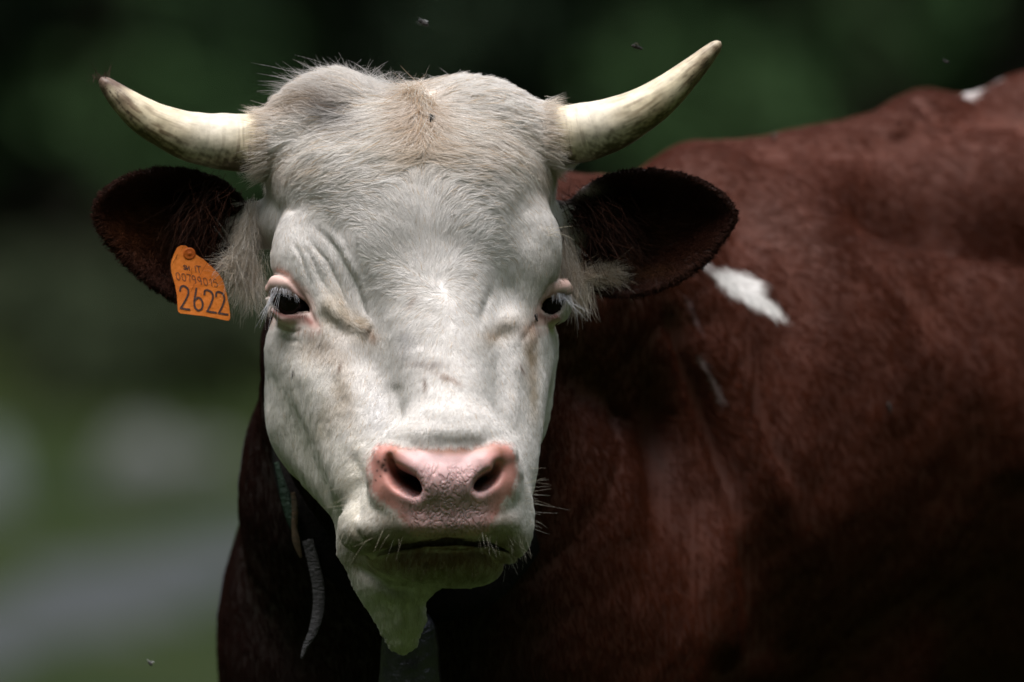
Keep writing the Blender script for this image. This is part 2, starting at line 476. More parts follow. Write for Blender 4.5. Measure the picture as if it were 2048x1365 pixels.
def displace(V, Q):
    N = vnormals(V, Q)
    v32 = V.astype(np.float32)
    _, dh, db, de = f_all([v32[:, 0], v32[:, 1], v32[:, 2]], True)
    u, v = proj(V[:, 0], V[:, 1], V[:, 2])
    front = np.clip(-N[:, 1]*3+.6, 0, 1)
    hm = np.clip(.5+(db-dh)/40, 0, 1)*np.clip(de/20, 0, 1)
    em = np.clip((30-de)/30, 0, 1)
    bm = np.clip(.5-(db-dh)/40, 0, 1)*front
    h = np.zeros(len(V))
    def add(strokes, mask):
        nonlocal h
        I = np.nonzero(mask > .01)[0]; uu, vv = u[I], v[I]; out = np.zeros(len(I))
        for line, w, a, f0, f1 in strokes:
            L = np.array(line); m = (uu > L[:, 0].min()-3*w) & (uu < L[:, 0].max()+3*w) & (vv > L[:, 1].min()-3*w) & (vv < L[:, 1].max()+3*w)
            J = np.nonzero(m)[0]
            if not len(J): continue
            d, t = seg_dist(uu[J], vv[J], catmull(line, 4))
            fade = np.clip(t/max(f0, .01), 0, 1)*np.clip((1-t)/max(f1, .01), 0, 1)
            fade = fade*fade*(3-2*fade)
            out[J] += a*fade*np.exp(-(d/w)**2)
        h[I] += out*mask[I]
    add(HEAD_STROKES, hm*front); add(BODY_STROKES, bm)
    calm = np.ones(len(V))
    for E in (EYE_L, EYE_R):
        calm *= 1-np.exp(-(np.hypot(u-E['c'][0], v-E['c'][1])/55)**4)
    h += hm*calm*(noise3(V, 110, 1)*1.6+noise3(V, 38, 2)*.3)*(1-.7*np.exp(-(np.hypot((u-890)/150, (v-970)/90))**4))
    h += np.clip(.5-(db-dh)/40, 0, 1)*(noise3(V, 420, 3)*8+noise3(V, 150, 4)*1.5)
    # uneven lower jaw and cheek flesh
    h += hm*front*noise3(V, 60, 9)*1.2*np.clip((v-700)/120, 0, 1)*np.clip((760-u)/40, 0, 1)
    V2 = V+N*h[:, None]
    return V2, dict(dh=dh, db=db, de=de, hm=hm, em=em, bm=bm, h=h)

# ----------------------------------------------------------------------------- materials
def new_mat(name):
    m = bpy.data.materials.new(name); m.use_nodes = True
    nt = m.node_tree; return m, nt, nt.nodes['Principled BSDF']
def nd(nt, t, **kw):
    n = nt.nodes.new(t)
    for k, v in kw.items():
        if k in n.inputs: n.inputs[k].default_value = v
        else: setattr(n, k, v)
    return n
def noise_mat(name, c1, c2, scale=8., rough=.8, bump=.3, detail=6., coord='Object', spec=.3, bump_scale=None, stretch=(1, 1, 1), metallic=0.):
    m, nt, b = new_mat(name)
    tc = nd(nt, 'ShaderNodeTexCoord'); mp = nd(nt, 'ShaderNodeMapping'); mp.inputs['Scale'].default_value = stretch
    n1 = nd(nt, 'ShaderNodeTexNoise', Scale=scale, Detail=detail)
    r = nd(nt, 'ShaderNodeValToRGB'); r.color_ramp.elements[0].position = .35; r.color_ramp.elements[1].position = .65
    r.color_ramp.elements[0].color = (*c1, 1); r.color_ramp.elements[1].color = (*c2, 1)
    n2 = nd(nt, 'ShaderNodeTexNoise', Scale=bump_scale or scale*4, Detail=5.)
    bp = nd(nt, 'ShaderNodeBump', Strength=bump, Distance=.01)
    L = nt.links.new
    L(tc.outputs[coord], mp.inputs[0]); L(mp.outputs[0], n1.inputs['Vector']); L(mp.outputs[0], n2.inputs['Vector'])
    L(n1.outputs['Fac'], r.inputs[0]); L(r.outputs[0], b.inputs['Base Color']); L(n2.outputs['Fac'], bp.inputs['Height']); L(bp.outputs[0], b.inputs['Normal'])
    b.inputs['Roughness'].default_value = rough; b.inputs['Specular IOR Level'].default_value = spec; b.inputs['Metallic'].default_value = metallic
    return m

def hide_material():
    # colour comes from pigment stored on the mesh; the bare nose is moist and wrinkled
    m, nt, b = new_mat('hide'); L = nt.links.new
    at = nd(nt, 'ShaderNodeAttribute', attribute_name='pigment'); an = nd(nt, 'ShaderNodeAttribute', attribute_name='nose')
    tc = nd(nt, 'ShaderNodeTexCoord')
    mp = nd(nt, 'ShaderNodeMapping'); mp.inputs['Scale'].default_value = (1.25, .6, .75)
    wob = nd(nt, 'ShaderNodeTexNoise', Scale=60., Detail=2.)
    mixv = nd(nt, 'ShaderNodeMix', data_type='RGBA', blend_type='LINEAR_LIGHT'); mixv.inputs['Factor'].default_value = .012
    L(tc.outputs['Object'], mp.inputs[0]); L(mp.outputs[0], wob.inputs['Vector'])
    L(mp.outputs[0], mixv.inputs['A']); L(wob.outputs['Color'], mixv.inputs['B'])
    worm = nd(nt, 'ShaderNodeTexNoise', Scale=205., Detail=.4, Roughness=.3, Distortion=.35)
    L(mixv.outputs['Result'], worm.inputs['Vector'])
    a1 = nd(nt, 'ShaderNodeMath', operation='SUBTRACT'); a1.inputs[1].default_value = .5
    a2 = nd(nt, 'ShaderNodeMath', operation='ABSOLUTE')
    mr = nd(nt, 'ShaderNodeMapRange', interpolation_type='SMOOTHSTEP'); mr.inputs['From Min'].default_value = 0; mr.inputs['From Max'].default_value = .15
    L(worm.outputs['Fac'], a1.inputs[0]); L(a1.outputs[0], a2.inputs[0]); L(a2.outputs[0], mr.inputs['Value'])
    aw = nd(nt, 'ShaderNodeAttribute', attribute_name='wrinkle')
    mul = nd(nt, 'ShaderNodeMath', operation='MULTIPLY'); L(mr.outputs[0], mul.inputs[0]); L(aw.outputs['Fac'], mul.inputs[1])
    bp = nd(nt, 'ShaderNodeBump', Strength=.8, Distance=.0012); L(mul.outputs[0], bp.inputs['Height'])
    fine = nd(nt, 'ShaderNodeTexNoise', Scale=900., Detail=3.); L(tc.outputs['Object'], fine.inputs['Vector'])
    bp2 = nd(nt, 'ShaderNodeBump', Strength=.25, Distance=.0006); L(fine.outputs['Fac'], bp2.inputs['Height']); L(bp.outputs[0], bp2.inputs['Normal'])
    L(bp2.outputs[0], b.inputs['Normal'])
    blot = nd(nt, 'ShaderNodeTexNoise', Scale=70., Detail=5.); L(tc.outputs['Object'], blot.inputs['Vector'])
    mr2 = nd(nt, 'ShaderNodeMapRange'); mr2.inputs['From Min'].default_value = .3; mr2.inputs['From Max'].default_value = .7
    mr2.inputs['To Min'].default_value = .82; mr2.inputs['To Max'].default_value = 1.12; L(blot.outputs['Fac'], mr2.inputs['Value'])
    # colour scaled darker in the wrinkle grooves
    dk = nd(nt, 'ShaderNodeMapRange'); dk.inputs['To Min'].default_value = 1.0; dk.inputs['To Max'].default_value = .88
    inv = nd(nt, 'ShaderNodeMath', operation='SUBTRACT'); inv.inputs[0].default_value = 1.; L(mr.outputs[0], inv.inputs[1])
    iw = nd(nt, 'ShaderNodeMath', operation='MULTIPLY'); L(inv.outputs[0], iw.inputs[0]); L(aw.outputs['Fac'], iw.inputs[1]); L(iw.outputs[0], dk.inputs['Value'])
    mm = nd(nt, 'ShaderNodeMath', operation='MULTIPLY'); L(mr2.outputs[0], mm.inputs[0]); L(dk.outputs[0], mm.inputs[1])
    vm = nd(nt, 'ShaderNodeVectorMath', operation='SCALE'); L(at.outputs['Color'], vm.inputs[0]); L(mm.outputs[0], vm.inputs['Scale'])
    L(vm.outputs[0], b.inputs['Base Color'])
    ro = nd(nt, 'ShaderNodeMapRange'); ro.inputs['To Min'].default_value = .75; ro.inputs['To Max'].default_value = .36
    L(an.outputs['Fac'], ro.inputs['Value']); L(ro.outputs[0], b.inputs['Roughness'])
    b.inputs['Specular IOR Level'].default_value = .35
    sw = nd(nt, 'ShaderNodeMath', operation='MULTIPLY'); sw.inputs[1].default_value = .35; L(an.outputs['Fac'], sw.inputs[0])
    L(sw.outputs[0], b.inputs['Subsurface Weight']); b.inputs['Subsurface Radius'].default_value = (1, .35, .25); b.inputs['Subsurface Scale'].default_value = .004
    return m
def fur_material(name, rough=.5, spec=.35, sheen=0.):
    m, nt, b = new_mat(name); L = nt.links.new
    at = nd(nt, 'ShaderNodeAttribute', attribute_name='pigment'); L(at.outputs['Color'], b.inputs['Base Color'])
    b.inputs['Roughness'].default_value = rough; b.inputs['Specular IOR Level'].default_value = spec
    if sheen:                        # pale hair lets part of the light through
        tr = nd(nt, 'ShaderNodeBsdfTranslucent'); mx = nd(nt, 'ShaderNodeMixShader'); mx.inputs[0].default_value = sheen
        L(at.outputs['Color'], tr.inputs['Color']); L(b.outputs[0], mx.inputs[1]); L(tr.outputs[0], mx.inputs[2]); L(mx.outputs[0], nt.nodes['Material Output'].inputs['Surface'])
    return m

# ----------------------------------------------------------------------------- pigment of skin and hair by place, some light and shade painted in
NOSE_POLY = smooth_poly([(739, 930), (744, 908), (757, 893), (778, 887), (800, 893), (840, 896), (893, 894), (950, 892), (985, 885), (1008, 884), (1026, 897),
                         (1035, 930), (1033, 965), (1022, 990), (1004, 1010), (992, 1040), (965, 1072), (893, 1080), (830, 1072), (806, 1040), (786, 1018), (757, 1000), (742, 970)], 2)
BLOBS = [  # u, v, ru, rv, angle, colour, strength
    (830, 250, 330, 130, 0, (.84, .80, .74), .4), (838, 225, 22, 46, -8, (.56, .42, .30), .5), (848, 290, 26, 50, 0, (.58, .48, .36), .5),
    (690, 222, 60, 26, 12, (.16, .155, .165), .75), (640, 205, 70, 22, -8, (.45, .33, .22), .5), (600, 330, 80, 30, 10, (.70, .61, .52), .3),
    (960, 300, 120, 60, 0, (.74, .65, .56), .3), (1085, 310, 26, 50, 0, (.45, .33, .22), .5), (530, 320, 30, 40, 0, (.40, .30, .20), .5),
    (705, 640, 50, 22, 35, (.42, .33, .21), .65), (742, 664, 14, 8, 10, (.38, .22, .12), .8), (660, 610, 26, 40, 20, (.5, .43, .31), .5),
    (1000, 655, 40, 18, -25, (.46, .36, .24), .5), (985, 664, 14, 7, 0, (.4, .27, .15), .6),
    (1060, 700, 13, 60, 0, (.42, .30, .17), .75), (1056, 655, 16, 18, 0, (.34, .2, .12), .7), (1065, 790, 9, 40, 0, (.5, .4, .26), .5),
    (640, 690, 50, 30, 20, (.48, .38, .29), .5), (690, 780, 16, 60, -10, (.50, .42, .32), .55), (655, 830, 24, 50, 20, (.52, .44, .33), .4),
    (793, 765, 12, 6, 0, (.2, .2, .15), .8), (852, 722, 34, 7, 6, (.33, .29, .27), .7), (893, 752, 24, 5, 28, (.3, .2, .14), .8),
    (852, 765, 3, 12, -10, (.2, .12, .08), .8), (815, 680, 20, 24, 0, (.5, .5, .52), .5), (835, 600, 5, 14, 20, (.4, .3, .25), .5),
    (886, 881, 90, 9, 0, (.45, .42, .40), .45), (760, 830, 26, 60, 0, (.62, .64, .68), .4),  # last blob: bluish shade beside the nasal bridge, painted in
    (680, 1000, 90, 120, 30, (.62, .60, .48), .45), (590, 880, 60, 160, 0, (.60, .60, .48), .4), (790, 1230, 90, 90, 0, (.56, .58, .42), .6),  # lower cheek and dewlap: greenish ground bounce and shade painted into the colour
    (588, 737, 2.5, 4, 0, (.06, .05, .04), 1), (642, 684, 5, 3, 20, (.1, .07, .05), .9), (680, 728, 3, 8, 20, (.2, .12, .08), .7), (1040, 730, 3, 9, -25, (.2, .12, .08), .8),
    (885, 1090, 150, 10, 0, (.07, .035, .025), .9), (888, 1066, 125, 15, 0, (.36, .25, .18), .7), (800, 1040, 40, 30, 20, (.5, .4, .32), .5), (1005, 1045, 26, 30, 0, (.5, .4, .32), .5), (880, 1118, 150, 26, 0, (.30, .12, .075), .9), (900, 1148, 120, 30, 0, (.27, .24, .14), .8),  # chin blobs: brown mouth stain with the shade under the lip painted in
    (780, 1085, 60, 14, 12, (.25, .17, .11), .7), (1015, 1088, 30, 14, -20, (.3, .22, .14), .6), (800, 1060, 46, 18, 20, (.46, .38, .31), .55), (720, 1075, 40, 22, 30, (.42, .38, .27), .55),
    (500, 480, 34, 100, 0, (.46, .40, .35), .7), (475, 560, 60, 60, 0, (.5, .42, .3), .7), (508, 440, 7, 40, 0, (.22, .15, .15), .7), (1150, 545, 60, 50, 0, (.48, .42, .35), .7),
]
def lines_mask(u, v, line, w):
    d, _ = seg_dist(u, v, line); return np.exp(-(d/w)**2)
def mixc(c, k, m): return c*(1-m[:, None])+np.array(k)[None]*m[:, None]
def n2(u, v, s, seed): return noise3(np.stack([u, v*0+seed*13.7, v], -1), s, seed)

def pigment(u, v, dh, db, de):
    n = len(u); c = np.tile(np.array([.86, .845, .825]), (n, 1))
    n1 = n2(u, v, 26, 21); nf = n2(u, v, 9, 22)
    for bu, bv, ru, rv, an, k, st in BLOBS:
        a = math.radians(an); du, dv = u-bu, v-bv
        x = (du*math.cos(a)+dv*math.sin(a))/ru; y = (-du*math.sin(a)+dv*math.cos(a))/rv
        w = 0.18 if max(ru, rv) > 12 else .05
        m = st*np.clip(np.exp(-(x*x+y*y)*.9)*(1+w*2*(n1+nf)), 0, 1)
        c = mixc(c, k, m)
    # bare nose
    q = np.full(n, 99.); I = (u > 690) & (u < 1090) & (v > 840) & (v < 1120)
    if I.any(): q[I] = poly2(u[I].astype(np.float32), v[I].astype(np.float32), NOSE_POLY)
    nose = np.clip(.5-(q+n1*3.5+nf*4)/11, 0, 1)
    pk = np.tile(np.array([.68, .455, .455]), (n, 1))
    side = 1-np.exp(-(np.abs(u-893)/92)**6)
    low = np.clip((v-1035)/45, 0, 1)*.8
    pk = mixc(pk, (.68, .32, .27), np.clip(side, 0, 1)*.9)
    pk = mixc(pk, (.46, .30, .24), low*.7)
    top = np.clip((912-v+4*np.sin(u/23))/12, 0, 1)*np.exp(-((u-893)/105)**4)
    pk = mixc(pk, (.50, .27, .19), top*.8)
    sp = np.clip((n2(u, v, 7, 31)-.55)*4, 0, 1)*np.clip((v-985)/40, 0, 1)
    pk = mixc(pk, (.20, .09, .05), sp*.7)
    for bu, bv, r, k in ((1000, 1035, 14, .7), (803, 1042, 13, .7), (1028, 975, 12, .5), (764, 985, 9, .4), (1003, 905, 8, .6), (792, 905, 7, .5)):
        pk = mixc(pk, (.36, .14, .06), k*np.exp(-((u-bu)/r)**2-((v-bv)/(r*1.6))**2)*np.clip(.6+nf, 0, 1))
    for bu, bv, r in ((757, 925, 2.2), (766, 931, 3.6), (771, 941, 3.8), (754, 943, 1.8), (761, 953, 1.4), (770, 921, 1.7), (764, 936, 2.4), (751, 961, 1.2)):
        pk = mixc(pk, (.03, .02, .015), np.clip(1.4*np.exp(-((u-bu)/r)**2-((v-bv)/r)**2), 0, 1))
    for poly in (NOS_L, NOS_R):
        I = (np.abs(u-poly[0][0]) < 120) & (v > 860) & (v < 1040); qq = np.full(n, 99.)
        if I.any(): qq[I] = poly2(u[I].astype(np.float32), v[I].astype(np.float32), poly)
        pk = mixc(pk, (.14, .04, .03), np.clip(.5-(qq+6)/8, 0, 1)*.85)
    c = c*(1-nose[:, None])+pk*nose[:, None]
    # pink skin round the eyes
    lid = np.zeros(n)
    for ln, w in (([(536, 574), (550, 562), (575, 562), (597, 580), (612, 605)], 16), ([(545, 628), (575, 640), (612, 640), (630, 650)], 13), ([(600, 585), (618, 615), (636, 650)], 8),
                  ([(1130, 568), (1106, 576), (1092, 596), (1080, 622)], 14), ([(1072, 642), (1094, 643), (1116, 636)], 13), ([(572, 545), (556, 538)], 10)):
        lid = np.maximum(lid, lines_mask(u, v, ln, w))
    lid = np.clip(lid*1.3-.1+.08*nf, 0, 1)
    c = mixc(c, (.64, .42, .37), lid*.85)
    red = np.maximum(lines_mask(u, v, [(550, 625), (580, 634), (606, 633), (622, 645)], 6), lines_mask(u, v, [(1080, 632), (1100, 637), (1116, 632)], 6))
    red = np.maximum(red, .75*np.maximum(lines_mask(u, v, [(541, 584), (556, 580), (577, 580), (598, 591), (614, 610)], 5), lines_mask(u, v, [(1084, 608), (1092, 597), (1104, 588), (1118, 586), (1132, 588)], 5)))
    c = mixc(c, (.26, .075, .06), np.clip(red, 0, 1)*.75)
    # ears
    e = np.tile(np.array([.026, .0095, .0060]), (n, 1))
    for bu, bv, ru, rv, k, st in ((300, 452, 66, 48, (.13, .045, .015), .7), (350, 470, 26, 22, (.2, .08, .03), .6), (400, 440, 70, 70, (.008, .004, .003), .8), (1250, 506, 19, 17, (.42, .15, .035), .9),  # orange patches paint light glowing through the ear and a lit skin fold
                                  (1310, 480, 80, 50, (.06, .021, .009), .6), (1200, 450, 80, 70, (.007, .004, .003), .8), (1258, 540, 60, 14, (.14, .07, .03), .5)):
        e = mixc(e, k, st*np.exp(-((u-bu)/ru)**2-((v-bv)/rv)**2)*np.clip(.8+.4*n1, 0, 1))
    em = np.clip(.5+(dh-de+6*n1)/14, 0, 1)*np.clip((60-de)/40, 0, 1)
    wh = np.exp(-((u-1165)/30)**2-((v-385)/12)**2)+np.exp(-((u-1130)/16)**2-((v-402)/10)**2)
    c = c*(1-em[:, None])+mixc(e, (.6, .5, .5), np.clip(wh, 0, 1))*em[:, None]
    # body
    b = np.tile(np.array([.060, .0150, .0066]), (n, 1))
    nb = n2(u, v, 190, 41); nb2 = n2(u*1.0, v*.35, 40, 42)
    b *= (1+.12*nb+.06*nb2)[:, None]
    b = mixc(b, (.0065, .0018, .0012), np.clip((1190-u)/260, 0, 1)*.95)  # shade on the neck and chest, painted in as a near-black coat
    b = mixc(b, (.100, .029, .017), np.clip((430-v)/150, 0, 1)*.6)  # sheen along the top of the back, put into the coat colour
    nn = n2(u, v, 30, 43); nn2 = n2(u*.8+v*.6, (v*.8-u*.6)*.25, 16, 44)
    q = poly2(u.astype(np.float32), v.astype(np.float32), smooth_poly([(1398, 522), (1432, 538), (1462, 540), (1492, 548), (1520, 566), (1532, 590), (1548, 612), (1564, 638), (1540, 627), (1512, 617), (1478, 598), (1450, 574), (1424, 548)], 3))
    b = mixc(b, (.86, .85, .84), np.clip(.5-(q+3*nn+9*nn2)/5, 0, 1)*(q < 16))
    w = lines_mask(u, v, [(1400, 522), (1425, 538)], 12)
    b = mixc(b, (.5, .46, .46), np.clip((w-.45+.2*nn2)*2, 0, .8))
    w = lines_mask(u, v, [(1396, 712), (1415, 745), (1434, 785), (1442, 815)], 7)
    b = mixc(b, (.4, .33, .34), np.clip((w-.5+.35*nn2)*2, 0, .6))
    w = lines_mask(u, v, [(1370, 592), (1384, 625), (1396, 650)], 7)
    b = mixc(b, (.3, .22, .23), np.clip((w-.65+.35*nn2)*2, 0, .4))
    w = lines_mask(u, v, [(1925, 186), (1952, 172), (1985, 156)], 13)
    b = mixc(b, (.8, .76, .76), np.clip((w-.35+.15*nn2)*3, 0, 1))
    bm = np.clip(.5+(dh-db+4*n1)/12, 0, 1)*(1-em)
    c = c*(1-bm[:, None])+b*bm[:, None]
    wr = nose*np.exp(-((u-893)/78)**4)*np.clip((v-925)/30, 0, 1)
    mouth = np.maximum(lines_mask(u, v, [(740, 1112), (800, 1095), (850, 1086), (905, 1083), (975, 1087), (1010, 1101)], 9), lines_mask(u, v, [(800, 1097), (850, 1089), (905, 1086), (975, 1090)], 13))
    lid = np.maximum(lid, mouth)
    bare = np.clip(np.maximum(nose, np.clip(lid*1.5-.4, 0, 1)), 0, 1)*(1-bm)*(1-em)
    return np.clip(c, .001, .9), nose*(1-bm)*(1-em), wr, bare
def put_attr(me, name, kind, data, domain='POINT'):
    a = me.attributes.new(name, kind, domain)
    if kind == 'FLOAT_COLOR':
        d = np.ones((len(data), 4), np.float32); d[:, :3] = data; a.data.foreach_set('color', d.ravel())
    else: a.data.foreach_set('value', np.asarray(data, np.float32))

# ----------------------------------------------------------------------------- hair
FLOW = [  # u, v, du, dv, length
    (520,260,-1,.05,44),(520,320,-1,.25,42),(600,240,-1,-.1,48),(600,300,-1,.15,46),(700,220,-1,-.15,52),(700,290,-1,.15,46),(640,180,-.8,-.7,50),(720,165,-.9,-.6,46),
    (580,200,-.9,-.5,50),(780,190,-.9,-.2,50),(790,260,-.8,.5,50),(830,185,-.1,-1,46),(832,205,.0,1,50),(842,230,.0,1,60),(850,280,.15,1,60),(815,260,-.45,1,58),(872,240,.45,1,58),(832,318,-1,.45,46),(868,318,1,.35,46),(852,345,.3,-.5,36),
    (890,190,.6,-.4,34),(930,165,.9,-.4,30),(1000,180,1,-.05,28),(920,250,1,.3,42),(1000,260,1,.15,44),(1060,240,1,.1,40),(1090,300,1,.2,42),(1100,340,.6,.7,40),(1040,320,1,.1,42),
    (880,520,0,-1,30),(850,440,-.1,-1,34),(800,470,-.5,-1,32),(740,500,-.8,-.8,28),(740,420,-.9,-.5,34),(660,400,-1,-.1,34),(800,390,-.7,-.8,36),(780,345,-1,-.1,42),(700,350,-1,.1,42),
    (600,350,-1,.2,42),(550,385,-.6,.8,34),(530,450,-.2,1,30),(860,370,.1,-1,36),(900,400,.6,-.8,34),(960,380,1,-.3,34),(955,460,.8,-.6,28),(920,335,1,-.1,42),(1020,350,1,.05,40),
    (1040,425,.7,.5,22),(1085,400,.3,.9,26),(1005,500,.95,0,20),(780,580,-1,-.1,24),(740,570,-.8,.3,22),(715,540,-.3,.9,20),(690,500,.35,1,18),(600,470,.3,1,15),(640,540,.45,1,15),
    (600,520,.4,1,14),(690,620,.6,.8,18),(660,580,.5,1,16),(728,655,.9,.35,20),(760,600,-.5,.9,22),(960,590,.9,.2,24),(1000,570,.6,.8,17),(1060,480,.1,1,14),(1060,540,0,1,13),(1040,600,-.2,1,16),
    (1010,640,-.6,.7,18),(980,650,-.2,1,18),(880,630,-.1,1,20),(830,620,-.7,.7,22),(930,620,.7,.6,22),(780,640,-.5,.9,20),(800,690,-.1,1,18),(880,700,0,1,16),(960,700,.2,1,16),(760,680,-.1,1,18),
    (900,780,0,1,13),(820,780,0,1,13),(960,780,.1,1,13),(880,850,0,1,12),(700,700,.2,1,17),(640,700,-.1,1,16),(560,700,0,1,18),(600,800,-.1,1,18),(680,800,-.2,1,16),(740,800,-.1,1,14),
    (560,850,.1,1,18),(650,900,-.3,1,16),(700,950,-.6,.8,14),(620,960,.1,1,17),(720,1010,-.5,.9,12),(700,1060,-.3,1,14),(1040,700,.1,1,15),(1080,750,0,1,15),(1000,800,.1,1,14),(1040,880,.1,1,14),
    (1050,960,.4,.9,12),(1050,1050,.3,1,12),(800,875,-.5,.9,11),(900,876,0,1,12),(990,872,.4,.9,10),(760,1040,-.5,.8,9),(850,1060,-.2,1,7),(1020,1040,.5,.8,9),(850,1130,-.1,1,15),(950,1130,.1,1,15),
    (800,1180,0,1,14),(800,1250,0,1,12),(900,1160,0,1,16),(600,580,.5,1,12),(540,560,.3,1,10),
]
class Grid:
    # frontmost surface as seen from the front: depth and normal by (u, v)
    def __init__(s, u, v, V, N, mask, box, step):
        Y = V[:, 1]
        s.u0, s.v0, s.u1, s.v1 = box; s.st = step
        s.nu = int((s.u1-s.u0)/step)+1; s.nv = int((s.v1-s.v0)/step)+1
        I = np.nonzero(mask & (u > s.u0) & (u < s.u1) & (v > s.v0) & (v < s.v1))[0]
        iu = ((u[I]-s.u0)/step).astype(int); iv = ((v[I]-s.v0)/step).astype(int); k = iu*s.nv+iv
        o = np.argsort(-Y[I], kind='stable'); I = I[o]; k = k[o]
        s.Y = np.full(s.nu*s.nv, 1e6); s.N = np.zeros((s.nu*s.nv, 3))
        s.Y[k] = Y[I]; s.N[k] = N[I]; s.P = np.zeros((s.nu*s.nv, 3)); s.P[k] = V[I]; s.P = s.P.reshape(s.nu, s.nv, 3)
        s.Y = s.Y.reshape(s.nu, s.nv); s.N = s.N.reshape(s.nu, s.nv, 3)
        for it in range(2):
            for ax_ in (0, 1):
                for sh in (1, -1):
                    Y2 = np.roll(s.Y, sh, ax_); N2 = np.roll(s.N, sh, ax_); P2 = np.roll(s.P, sh, ax_); m = (s.Y > 9e5) & (Y2 < 9e5)
                    s.Y[m] = Y2[m]; s.N[m] = N2[m]; s.P[m] = P2[m]
    def at(s, u, v):
        iu = np.clip(((u-s.u0)/s.st).astype(int), 0, s.nu-1); iv = np.clip(((v-s.v0)/s.st).astype(int), 0, s.nv-1)
        return s.Y[iu, iv], s.N[iu, iv]
    def plane(s, u, v):
        iu = np.clip(((u-s.u0)/s.st).astype(int), 0, s.nu-1); iv = np.clip(((v-s.v0)/s.st).astype(int), 0, s.nv-1)
        return s.P[iu, iv], s.N[iu, iv]
def flow_head(u, v, seed_n=True):
    F = np.array(FLOW); out = np.zeros((len(u), 3))
    ln = np.hypot(F[:, 2], F[:, 3]); D2 = F[:, 2:4]/ln[:, None]
    for s0 in range(0, len(u), 60000):
        e = slice(s0, s0+60000)
        d2 = (u[e, None]-F[None, :, 0])**2+(v[e, None]-F[None, :, 1])**2
        w = 1/(d2+14**2)**1.6
        ws = w.sum(1)
        out[e, 0] = (w@D2[:, 0])/ws; out[e, 1] = (w@D2[:, 1])/ws; out[e, 2] = (w@F[:, 4])/ws
    du, dv = u-887, v-583; r = np.hypot(du, dv)+1e-6
    a = math.radians(28); ru, rv = du/r, dv/r
    su, sv = ru*math.cos(a)-rv*math.sin(a), ru*math.sin(a)+rv*math.cos(a)
    w = np.exp(-(r/78)**2)
    out[:, 0] = out[:, 0]*(1-w)+su*w; out[:, 1] = out[:, 1]*(1-w)+sv*w
    out[:, 2] *= 1-.25*np.exp(-(r/30)**2)
    l = np.hypot(out[:, 0], out[:, 1])+1e-6; out[:, 0] /= l; out[:, 1] /= l
    return out
def turn(d, ang):
    c, s_ = np.cos(ang), np.sin(ang); return np.stack([d[:, 0]*c-d[:, 1]*s_, d[:, 0]*s_+d[:, 1]*c], -1)

def roots_on(V, Q, N, qmask, dens, n):
    I = np.nonzero(qmask)[0]
    a = V[Q[I, 2]]-V[Q[I, 0]]; b = V[Q[I, 3]]-V[Q[I, 1]]
    area = .5*np.linalg.norm(np.cross(a, b), axis=1)*dens[I]
    ch = rng.choice(len(I), n, p=area/area.sum()); q = Q[I[ch]]
    s, t = rng.random((2, n, 1))
    w = [(1-s)*(1-t), s*(1-t), s*t, (1-s)*t]
    P = sum(w[i]*V[q[:, i]] for i in range(4)); M = sum(w[i]*N[q[:, i]] for i in range(4))
    return P, M/np.linalg.norm(M, axis=1, keepdims=True), q[:, 0]

def grow(P, N, L, lift, flow, grid, wob, npts=6, frizz=.12, sink=1.5, follow=.8):
    n = len(P); out = np.zeros((n, npts, 3)); p = P-N*sink; nrm = N.copy()
    out[:, 0] = p
    base = P.copy(); rnd = rng.normal(size=(n,)); bend = rng.normal(size=(n,))*frizz
    for k in range(1, npts):
        s = k/(npts-1); u, v = proj(base[:, 0], base[:, 1], base[:, 2])
        d = flow(u, v)
        ang = wob(u, v)+rnd*.10+bend*(s*2.2)
        d = turn(d, ang)
        t = np.stack([d[:, 0], np.zeros(n), -d[:, 1]], -1)
        t -= nrm*(t*nrm).sum(1, keepdims=True)
        tl = np.linalg.norm(t, axis=1, keepdims=True); t = t/np.maximum(tl, .25)
        base = base+t*(L/(npts-1))[:, None]
        u, v = proj(base[:, 0], base[:, 1], base[:, 2]); gp, gn = grid.plane(u, v)
        dd = base-gp; off = (dd*gn).sum(1); ok = (np.abs(off) < 14) & ((dd*dd).sum(1) < (grid.st*4+16)**2) & ((gn*nrm).sum(1) > .6)
        base = base-gn*(np.where(ok, np.clip(off, -4, 4)*follow, 0)*np.clip(-gn[:, 1]*2.2-.35, 0, 1))[:, None]
        nrm = np.where(ok[:, None], nrm*.7+gn*.3, nrm); nrm /= np.linalg.norm(nrm, axis=1, keepdims=True)
        h = L*lift*s*(1-.45*s)
        out[:, k] = base+nrm*h[:, None]
    return out

